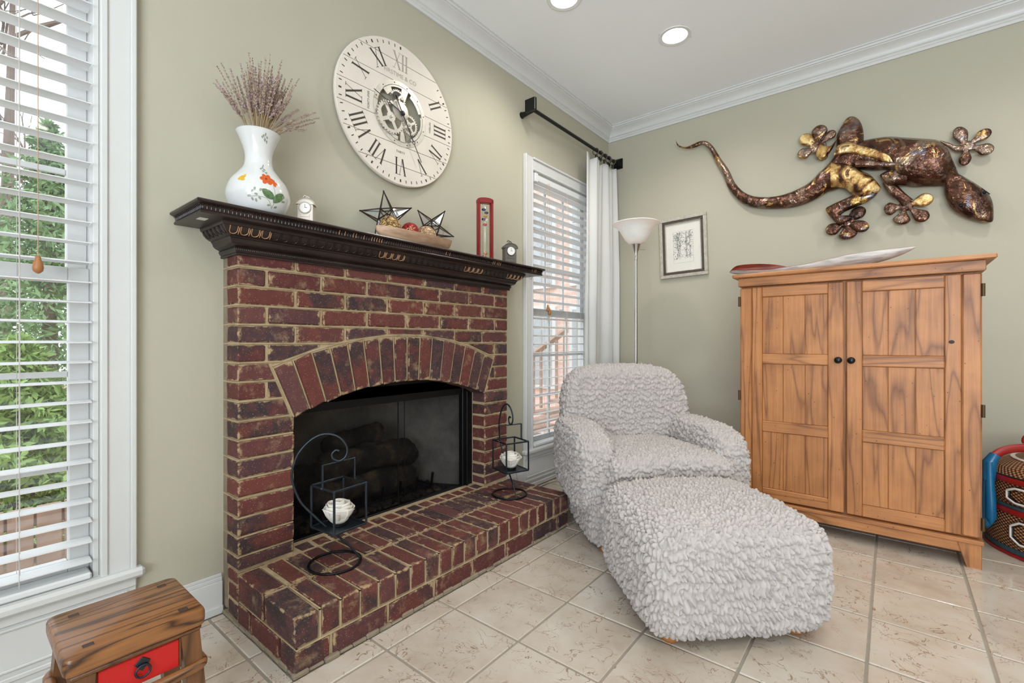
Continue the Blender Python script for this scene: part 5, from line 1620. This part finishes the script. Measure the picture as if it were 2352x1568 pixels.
def gz(p): q = WB(1530 + p[0] * .3359, 240 + p[1] * .3359, GYO); return np.array((q.x, q.z))
def strip(name, pairs, mat, y0=-.05, dk=.33, par=None, per=5, lift=None, raw=False, cap=.07):
    A = catmull([np.concatenate([gz(a), gz(b)]) if not raw else np.array(list(a) + list(b)) for a, b in pairs], per)
    n = 11; vs = []; fs = []; m = len(A)
    for i, q in enumerate(A):
        a, b = q[:2], q[2:]; w = np.linalg.norm(b - a); h = min(cap, dk * w) + .002
        lf = 0 if lift is None else float(np.interp(i / (m - 1), np.linspace(0, 1, len(lift)), lift))
        for k in range(n):
            t = k / (n - 1); p = a + (b - a) * t
            vs.append((p[0], y0 - lf - h * math.sqrt(max(0, 1 - (2 * t - 1) ** 2)), p[1]))
        for k in range(n):
            t = 1 - k / (n - 1); p = a + (b - a) * t
            vs.append((p[0], y0 - lf + .003 - max(0, h - .002) * .96 * math.sqrt(max(0, 1 - (2 * t - 1) ** 2)), p[1]))
    r_ = 2 * n
    for i in range(m - 1):
        for k in range(r_): fs.append([i * r_ + k, i * r_ + (k + 1) % r_, (i + 1) * r_ + (k + 1) % r_, (i + 1) * r_ + k])
    for e in (0, m - 1):
        for k in range(n - 1): a = e * r_; fs.append([a + k, a + k + 1, a + r_ - 2 - k, a + r_ - 1 - k])
    return MB().add(vs, fs).build(name, mat, par or GK, 60)
tail = [((70, 247), (73, 250)), ((93, 282), (86, 290)), ((140, 294), (137, 306)), ((190, 274), (196, 298)), ((240, 252), (245, 280)), ((290, 257), (276, 290)), ((332, 300), (304, 322)), ((372, 365), (336, 388)), ((428, 445), (384, 470)), ((468, 530), (420, 562)), ((522, 590), (482, 640)), ((590, 622), (560, 690)), ((680, 630), (662, 706)), ((780, 618), (782, 706)), ((880, 583), (902, 690)), ((980, 528), (1012, 648)), ((1050, 455), (1110, 590))]
strip('tail', tail, M_COP, -.045, .3, lift=[.03, .025, .02, .01, .005, 0, 0, 0])
bodyp = [((1045, 462), (1105, 592)), ((1110, 400), (1200, 560)), ((1160, 335), (1262, 480)), ((1230, 270), (1320, 442)), ((1350, 240), (1420, 444)), ((1450, 222), (1530, 446)), ((1540, 215), (1600, 530)), ((1650, 222), (1690, 556)), ((1760, 229), (1790, 553)), ((1860, 240), (1850, 552)), ((1922, 290), (1890, 550)), ((1972, 400), (1905, 553)), ((2003, 476), (1908, 562))]
bdy = strip('body', bodyp, M_COP, -.045, .3, cap=.085)
headp = [((2000, 470), (1902, 560)), ((2080, 515), (1905, 602)), ((2150, 560), (1920, 652)), ((2200, 600), (1948, 702)), ((2232, 660), (1992, 740)), ((2240, 725), (2060, 775)), ((2238, 785), (2140, 797)), ((2226, 803), (2196, 807))]
hd = strip('head', headp, M_COP, -.05, .26)
for pts in (((1970, 680), (2045, 690), (2020, 735)), ((2150, 585), (2205, 625), (2155, 630))):
    P = [gz(p) for p in pts]; cc = sum(P) / 3
    MB().tube([(p[0], -.097, p[1]) for p in P], .0035, 6, True).sphere((cc[0], -.095, cc[1]), .009, 10).build('eye', M_BLACK, hd, 60)
strip('upper_thigh', [((1165, 300), (1340, 300)), ((1168, 215), (1352, 240)), ((1198, 150), (1346, 165)), ((1235, 96), (1322, 108)), ((1262, 84), (1290, 86))], M_COP, -.06, .25)
strip('upper_shin', [((1200, 195), (1150, 290)), ((1165, 250), (1110, 345)), ((1120, 290), (1065, 385)), ((1060, 270), (1025, 350))], M_GOLD, -.07, .2)
strip('lower_thigh', [((1130, 400), (1130, 570)), ((1230, 400), (1215, 575)), ((1320, 450), (1262, 605)), ((1400, 490), (1330, 650)), ((1462, 560), (1440, 610)), ((1468, 578), (1462, 590))], M_GOLD, -.075, .25)
strip('lower_shin', [((1460, 585), (1400, 560)), ((1420, 640), (1330, 600)), ((1330, 690), (1240, 640)), ((1225, 735), (1130, 690)), ((1195, 765), (1092, 725)), ((1240, 760), (1150, 800)), ((1290, 770), (1190, 830))], M_COP, -.07, .22)
strip('front_upper_arm', [((1660, 430), (1640, 560)), ((1580, 445), (1590, 556)), ((1520, 455), (1520, 560)), ((1475, 478), (1490, 530)), ((1462, 490), (1468, 505))], M_COP, -.075, .25)
strip('front_forearm', [((1545, 500), (1480, 540)), ((1590, 560), (1525, 610)), ((1640, 610), (1580, 655)), ((1690, 650), (1620, 700))], M_COP, -.06, .22)
strip('rear_forearm', [((1870, 245), (1880, 262)), ((1930, 262), (1930, 295)), ((1985, 282), (1975, 320)), ((2050, 270), (2030, 320))], M_COP, -.06, .2)
strip('thigh_spur', [((1290, 395), (1300, 445)), ((1400, 402), (1400, 443)), ((1530, 412), (1520, 445)), ((1600, 405), (1590, 432)), ((1650, 398), (1648, 404))], M_COP, -.115, .2)
strip('brass_flash', [((1180, 300), (1150, 370)), ((1250, 275), (1240, 350)), ((1330, 300), (1330, 365)), ((1430, 325), (1430, 390)), ((1540, 370), (1530, 420)), ((1610, 395), (1600, 425))], M_GOLD, -.112, .12)
def foot(name, palm, pads, mat, y=-.05, goldpad=None):
    pc = gz(palm[:2]); k = np.linalg.norm(gz((palm[0] + 10, palm[1])) - pc) / 10
    def outline(c, d, prof):
        q = np.array((-d[1], d[0])); return [(tuple(c + d * a + q * w), tuple(c + d * a - q * w)) for a, w in prof]
    ft = strip(name, outline(pc, np.array((1.0, 0)), [(palm[2] * k * t, palm[3] * k * math.sqrt(max(0, 1 - t * t)) + .0005) for t in np.linspace(-1, 1, 8)]), mat, y, .1, raw=True, per=3)
    for i, (cx, cy, a, b) in enumerate(pads):
        c = gz((cx, cy)); d = c - pc; L = np.linalg.norm(d); d = d / L; a *= k; b *= k
        prof = [(0, .011), (max(L - a, .25 * L) * .7, .0115)]
        prof += [(L + a * t, b * math.sqrt(max(0, 1 - t * t)) * (1 if t > -.3 else .9) + .0006) for t in (-.75, -.4, 0, .4, .75, .93, 1)]
        prof.sort(); strip('toe', outline(pc, d, prof), M_GOLD if i == goldpad else mat, y - .002 * (i % 2) - .002, .11, par=ft, raw=True, per=4)
foot('hind_foot', (1035, 285, 62, 50), [(1048, 185, 52, 52), (1122, 208, 40, 34), (962, 240, 58, 46), (945, 332, 48, 44), (1068, 348, 40, 36)], M_COP, goldpad=2)
foot('hind_foot', (1235, 800, 60, 50), [(1308, 742, 60, 50), (1325, 830, 64, 46), (1243, 882, 46, 62), (1143, 850, 56, 50)], M_COP)
foot('front_foot', (1640, 690, 58, 46), [(1762, 652, 64, 56), (1742, 758, 62, 52), (1612, 782, 48, 60), (1535, 712, 46, 56)], M_COP, goldpad=0)
foot('front_foot', (2055, 285, 60, 50), [(2015, 205, 80, 50), (2165, 208, 62, 48), (2180, 303, 62, 52), (2045, 368, 64, 42)], M_COP)

# ------------------------------------------------------------------ curtain rod, rings and curtain
RZ, RXX = 2.55, .095
M_RODB = simple('black_curtain_rod', (30, 30, 30), .35, .5); M_RING = simple('pewter_ring', (110, 104, 96), .35, .8)
CR = thing('curtain_rod', 'black metal curtain rod with square finials above the window', 'curtain rod', (RXX, -.65, RZ))
MB().tube([(RXX, -1.262, RZ), (RXX, -.03, RZ)], .0125, 16).build('rod', M_RODB, CR, 60)
for ya, yb, h in ((-1.285, -1.262, .042), (-1.262, -1.254, .034), (-1.254, -1.246, .024)): MB().box(RXX - h, RXX + h, ya, yb, RZ - h + .02, RZ + h + .02, .003).build('finial', M_RODB, CR)
MB().tube([(0, -1.25, RZ - .012), (RXX, -1.25, RZ - .012)], [.02, .009], 12).lathe([(.022, 0), (.022, .006), (.012, .012)], 20, M=Matrix.Translation((0, -1.25, RZ - .012)) @ Matrix.Rotation(PI / 2, 4, 'Y')).build('bracket', M_RODB, CR, 50)
for ya, yb, h in ((-.012, 0, .044), (-.024, -.012, .034), (-.04, -.024, .024)): MB().box(RXX - h, RXX + h, ya, yb, RZ - h, RZ + h, .003).build('wall_block', M_RODB, CR)
for i, y in enumerate((-.40, -.335, -.325, -.255, -.19, -.175, -.105)):
    r_ = thing('curtain_ring', 'metal clip ring holding the white curtain on the black rod', 'curtain ring', (RXX, y, RZ), group='curtain clip rings')
    tl = .35 * math.sin(i * 2.3)
    MB().tube([(RXX + .026 * math.cos(a), y + tl * .026 * math.sin(a), RZ - .012 + .026 * math.sin(a)) for a in np.linspace(0, 2 * PI, 25)[:-1]], .0032, 8, True).build('ring', M_RING, r_, 60)
    MB().box(RXX - .005, RXX + .005, y - tl * .026 - .003, y - tl * .026 + .003, RZ - .066, RZ - .038, .001).build('clip', M_RODB, r_)
def mk_cloth():
    t = NT('white_curtain_cotton'); v = t.coord('Object')
    t.col((236, 235, 232)); t.set(Roughness=.85)
    t.bump(t.noise(v, 500, 2), .1, .001)
    tr = t.n('ShaderNodeBsdfTranslucent'); tr.inputs[0].default_value = lin((236, 236, 236)); mx = t.n('ShaderNodeMixShader'); mx.inputs[0].default_value = .25
    t.l(t.p.outputs[0], mx.inputs[1]); t.l(tr.outputs[0], mx.inputs[2]); t.l(mx.outputs[0], t.out.inputs[0]); return t.m
nu, nv = 150, 44; vs = []; fs = []
for iv in range(nv):
    v = iv / (nv - 1); z = 2.487 - (2.487 - .025) * v
    for iu in range(nu):
        u = iu / (nu - 1)
        ya = -.56 - .035 * min(1, v * 2); yb = -.075 + .03 * min(1, v * 3)
        y = ya + (yb - ya) * u + .012 * math.sin(u * 19 + 1.5) * min(1, v * 2)
        am = .028 * (.55 + .45 * min(1, v * 2.5))
        x = RXX + .004 + am * math.sin((u + .09 * math.sin(u * 6)) * 2 * PI * 3.2 + .9 * math.sin(v * 2)) + .007 * math.sin(u * 2 * PI * 7 + 2 + 3 * v) * (1 - .5 * v)
        zz = z - .03 * (abs(math.sin(u * PI * 3.0)) ** 2) * max(0, 1 - v * 8)
        vs.append((x, y, zz))
for iv in range(nv - 1):
    for iu in range(nu - 1): a = iv * nu + iu; fs.append([a, a + 1, a + nu + 1, a + nu])
cu = MB().add(vs, fs).build('curtain', mk_cloth(), None, 180, loc=(RXX, -.3, 0))
md = cu.modifiers.new('thick', 'SOLIDIFY'); md.thickness = .002
tag(cu, 'white cotton curtain hanging in pleats at the room corner', 'curtain')

# ------------------------------------------------------------------ palm spathe on the armoire
def mk_sp(name, c0, c1, c2):
    t = NT(name); v = t.coord('Object', (1.2, 14, 14))
    t.col(t.ramp(t.noise(v, 5, 4), [(.3, c0), (.5, c1), (.7, c2)])); t.set(Roughness=.45); return t.m
M_SPO = mk_sp('dried_palm_outside', (150, 146, 142), (190, 186, 182), (212, 208, 204)); M_SPI = mk_sp('dried_palm_inside', (70, 22, 14), (130, 48, 26), (150, 70, 44))
SP = thing('palm_spathe', 'long dried palm spathe with reddish inside lying on the armoire', 'decoration', (1.62, -.62, 1.388))
pts = [(1.16, .050, .004, .004, .6), (1.20, .046, .04, .034, .75), (1.30, .038, .062, .038, .7), (1.42, .026, .07, .034, .45), (1.54, .018, .062, .024, -.2), (1.66, .024, .066, .028, -.5), (1.78, .038, .066, .032, -.75), (1.90, .056, .05, .028, -.85), (1.99, .076, .028, .016, -.85), (2.045, .098, .003, .002, -.85)]
A = catmull(pts, 5)
for nm, mt, off in (('outer_husk', M_SPO, 0.0), ('inner_lining', M_SPI, .0022)):
    vs = []; fs = []; n = 13
    for x, z, w, h, tw in A:
        for k in range(n):
            a = PI * (k / (n - 1)); u = -math.cos(a) * max(w - off, .001); q = (1 - math.sin(a) ** .8) * h * 1.3 - h * .3
            c_, s_ = math.cos(tw), math.sin(tw)
            vs.append((x, -.62 + u * c_ - q * s_, max(1.3895 + off, 1.388 + z - .0 + (q * c_ + u * s_ * .6) + off)))
    for i in range(len(A) - 1):
        for k in range(n - 1): a = i * n + k; fs.append([a, a + 1, a + n + 1, a + n])
    MB().add(vs, fs).build(nm, mt, SP, 70)

# cord on the floor beneath the far window
M_CRD = simple('white_power_cord', (196, 192, 182), .6)
cp_ = [(.03, -1.42, .33), (.035, -1.38, .3), (.03, -1.34, .12), (.04, -1.30, .012), (.06, -1.16, .006), (.055, -1.0, .006), (.10, -.88, .006), (.08, -.74, .006), (.2, -.66, .006)]
tag(MB().tube(catmull(cp_, 6), .003, 6).build('power_cord', M_CRD, None, 60, loc=(.06, -1.16, 0)), 'thin power cord running along the baseboard under the window', 'cord')

# ------------------------------------------------------------------ outside
def mk_ground():
    t = NT('leaf_litter'); v = t.coord('Object')
    a = t.ramp(t.noise(v, 6, 8, .75), [(.35, (92, 70, 52)), (.5, (160, 128, 100)), (.62, (112, 122, 72)), (.75, (190, 164, 136))])
    t.col(a); t.set(Roughness=.95); return t.m
struct('ground', MB().box(-30, -WT - .02, -22, 26, -.65, -.6).box(-WT - .02, 30, WT + .03, 26, -.65, -.6), mk_ground())
M_BARK = simple('grey_bark', (112, 98, 88), .9, bump=.5)
def mk_leaf(name, c):
    t = NT(name); v = t.coord('Object')
    t.col(t.mix(t.noise(v, 3, 4), tuple(q * .62 for q in c), c)); t.set(Roughness=.7)
    return t.m
M_LF = [mk_leaf('cedar_green', (140, 176, 120)), mk_leaf('laurel_green', (164, 200, 112)), mk_leaf('pine_green', (120, 160, 124))]
def tree(x, y, h, r, k, label, n=11000, low=0.1):
    t = thing('evergreen_tree', label, 'tree', (x, y, -.6)); g = np.random.default_rng(int(abs(x * 71 + y * 37)))
    MB().tube([(x, y, -.6), (x + .05, y, -.6 + h * .5), (x, y, -.6 + h * .97)], [.09, .06, .01], 8).build('trunk', M_BARK, t, 60)
    z = g.random(n) ** .8; a = g.random(n) * 6.283; rr = r * (1 - z) ** .7 * np.sqrt(g.random(n)) * (.8 + .35 * np.sin(a * 5 + z * 20))
    P = np.stack([x + rr * np.cos(a), y + rr * np.sin(a), -.6 + h * (low + (1 - low) * z)], 1)
    d = g.normal(size=(n, 3)); d[:, 2] -= .25; d /= np.linalg.norm(d, axis=1)[:, None]
    e = np.cross(d, g.normal(size=(n, 3))); e /= np.linalg.norm(e, axis=1)[:, None]
    s = (.022 + .035 * g.random(n))[:, None]
    V = np.stack([P, P + d * s + e * s * .35, P + d * s * 2, P + d * s - e * s * .35], 1).reshape(-1, 3)
    me = bpy.data.meshes.new('foliage'); me.from_pydata((V - np.array((x, y, -.6))).tolist(), [], np.arange(4 * n).reshape(-1, 4).tolist()); me.materials.append(M_LF[k])
    tag(link('foliage', me, t), kind='stuff')
spec = [(-5.0, -3.0, 3.9, 1.1, 0, 'dense dark cedar tree outside the window by the stool'), (-5.9, -5.3, 4.4, 1.2, 2, 'tall blue-green pine tree outside the window by the stool'), (-3.3, -3.35, 1.6, .65, 1, 'low bright green laurel bush outside the window by the stool'), (-7.6, -2.7, 4.2, 1.4, 0, 'broad cedar tree standing behind the laurel bush'), (-3.4, -2.0, 1.5, .6, 1, 'small rounded laurel bush beside the fence'), (-8.6, -6.6, 4.6, 1.4, 2, 'leaning pine tree far behind the fence')]
for q in spec: tree(*q)
def bare(x, y, h, label):
    t = thing('bare_tree', label, 'tree', (x, y, -.6)); g = np.random.default_rng(int(abs(x * 10)))
    MB().tube([(x, y, -.6), (x + .1, y + .1, h * .4), (x, y + .2, h)], [.14, .1, .03], 8).build('trunk', M_BARK, t, 60)
    br = MB()
    def grow(p, d, L, r_, dep_):
        q = p + d * L; m = (p + q) / 2 + Vector(g.normal(size=3)) * L * .06
        br.tube([p, m, q], [r_, r_ * .85, r_ * .65], 5, cap=False)
        if dep_:
            for _ in range(3):
                nd = (d + Vector(g.normal(size=3)) * .55 + Vector((0, 0, .1))).normalized(); grow(p.lerp(q, g.uniform(.5, 1)), nd, L * .68, r_ * .6, dep_ - 1)
    for i in range(7):
        a = g.uniform(0, 6.28); grow(Vector((x, y, h * (.35 + .09 * i))), Vector((math.cos(a), math.sin(a), .7)).normalized(), 1.5, .045, 3)
    br.build('branches', M_BARK, t)
bare(-11.5, -3.0, 8.5, 'tall bare winter tree behind the evergreens')
# low fence right outside the left window
M_FEN = simple('weathered_fence_wood', (168, 140, 122), .85, var=.25, scale=8)
FN = thing('wooden_fence', 'low weathered plank fence outside the window by the stool', 'fence', (-1.5, -3.9, -.6))
for i in range(22):
    y = -5.0 + .105 * i
    MB().box(-1.5, -1.478, y, y + .094, -.55, .16 + random.uniform(-.006, .006), .003).build('board', M_FEN, FN)
for z in (-.3, .05): boxo('rail', M_FEN, FN, -1.54, -1.5, -5.0, -2.7, z, z + .07)
# brick wing of the house seen through the far window
def mk_pink():
    t = NT('pale_brick_wall'); v = t.coord('Object')
    b = t.n('ShaderNodeTexBrick'); b.inputs['Scale'].default_value = 4.0; b.inputs['Color1'].default_value = lin((226, 196, 182)); b.inputs['Color2'].default_value = lin((212, 176, 160)); b.inputs['Mortar'].default_value = lin((232, 222, 212)); b.inputs['Mortar Size'].default_value = .012
    b.inputs['Brick Width'].default_value = .86; b.inputs['Row Height'].default_value = .28
    sx = t.n('ShaderNodeSeparateXYZ'); cx = t.n('ShaderNodeCombineXYZ'); t.l(v, sx.inputs[0])
    t.l(t.math('ADD', sx.outputs[0], sx.outputs[1]), cx.inputs[0]); t.l(sx.outputs[2], cx.inputs[1]); t.l(cx.outputs[0], b.inputs['Vector'])
    t.col(b.outputs['Color']); t.set(Roughness=.9); return t.m
M_PINK = mk_pink(); M_DG = simple('dark_window_glass', (176, 180, 182), .2); M_ROOF = simple('grey_shingle', (96, 92, 92), .9, bump=.4)
HW = thing('house_wing', 'pale brick house wing with white windows outside the far window', 'building', (-3, 3.2, -.6))
MB().box(-6.5, -.9, 3.0, 6.0, -.6, 4.4).build('wall', M_PINK, HW)
MB().prism([(2.7, 4.3), (6.3, 4.3), (4.5, 6.0)], lambda u, v, w: (w, u, v), -6.8, -.6).build('roof', M_ROOF, HW)
for x in (-5.9, -4.9, -3.9, -2.9, -1.9):
    for z0, z1 in ((.25, 1.55), (2.0, 3.3)):
        w = MB().box(x - .36, x + .36, 2.94, 3.02, z0 - .07, z1 + .07, .01).build('window', M_TRIM, HW)
        for i in range(3):
            for k in range(4):
                xa = x - .3 + .2 * i; za = z0 + (z1 - z0) * k / 4
                boxo('pane', M_DG, w, xa + .012, xa + .188, 2.925, 2.945, za + .012, za + (z1 - z0) / 4 - .012, 0)
M_STN = simple('pale_patio_stone', (206, 190, 176), .9, var=.15, scale=6)
struct('patio', MB().box(-6.5, -.3, .4, 2.9, -.6, -.56), M_STN)
# deck stair with railing
DS = thing('deck_stair', 'wooden deck stair with balusters outside the far window', 'stairs', (-1.6, 1.6, -.58))
for i in range(5): boxo('tread', M_FEN, DS, -2.6 + .28 * i, -2.3 + .28 * i, 1.2, 2.2, -.42 + .17 * i - .03, -.42 + .17 * i, .004)
MB().tube([(-2.6, 1.2, .3), (-1.2, 1.2, 1.15)], .04, 4).build('handrail', M_FEN, DS)
for i in range(12):
    x = -2.55 + .12 * i; b = -.42 + .17 * ((x + 2.6) / .28); boxo('baluster', M_FEN, DS, x - .015, x + .015, 1.185, 1.215, b - .05, b + .75, .002)
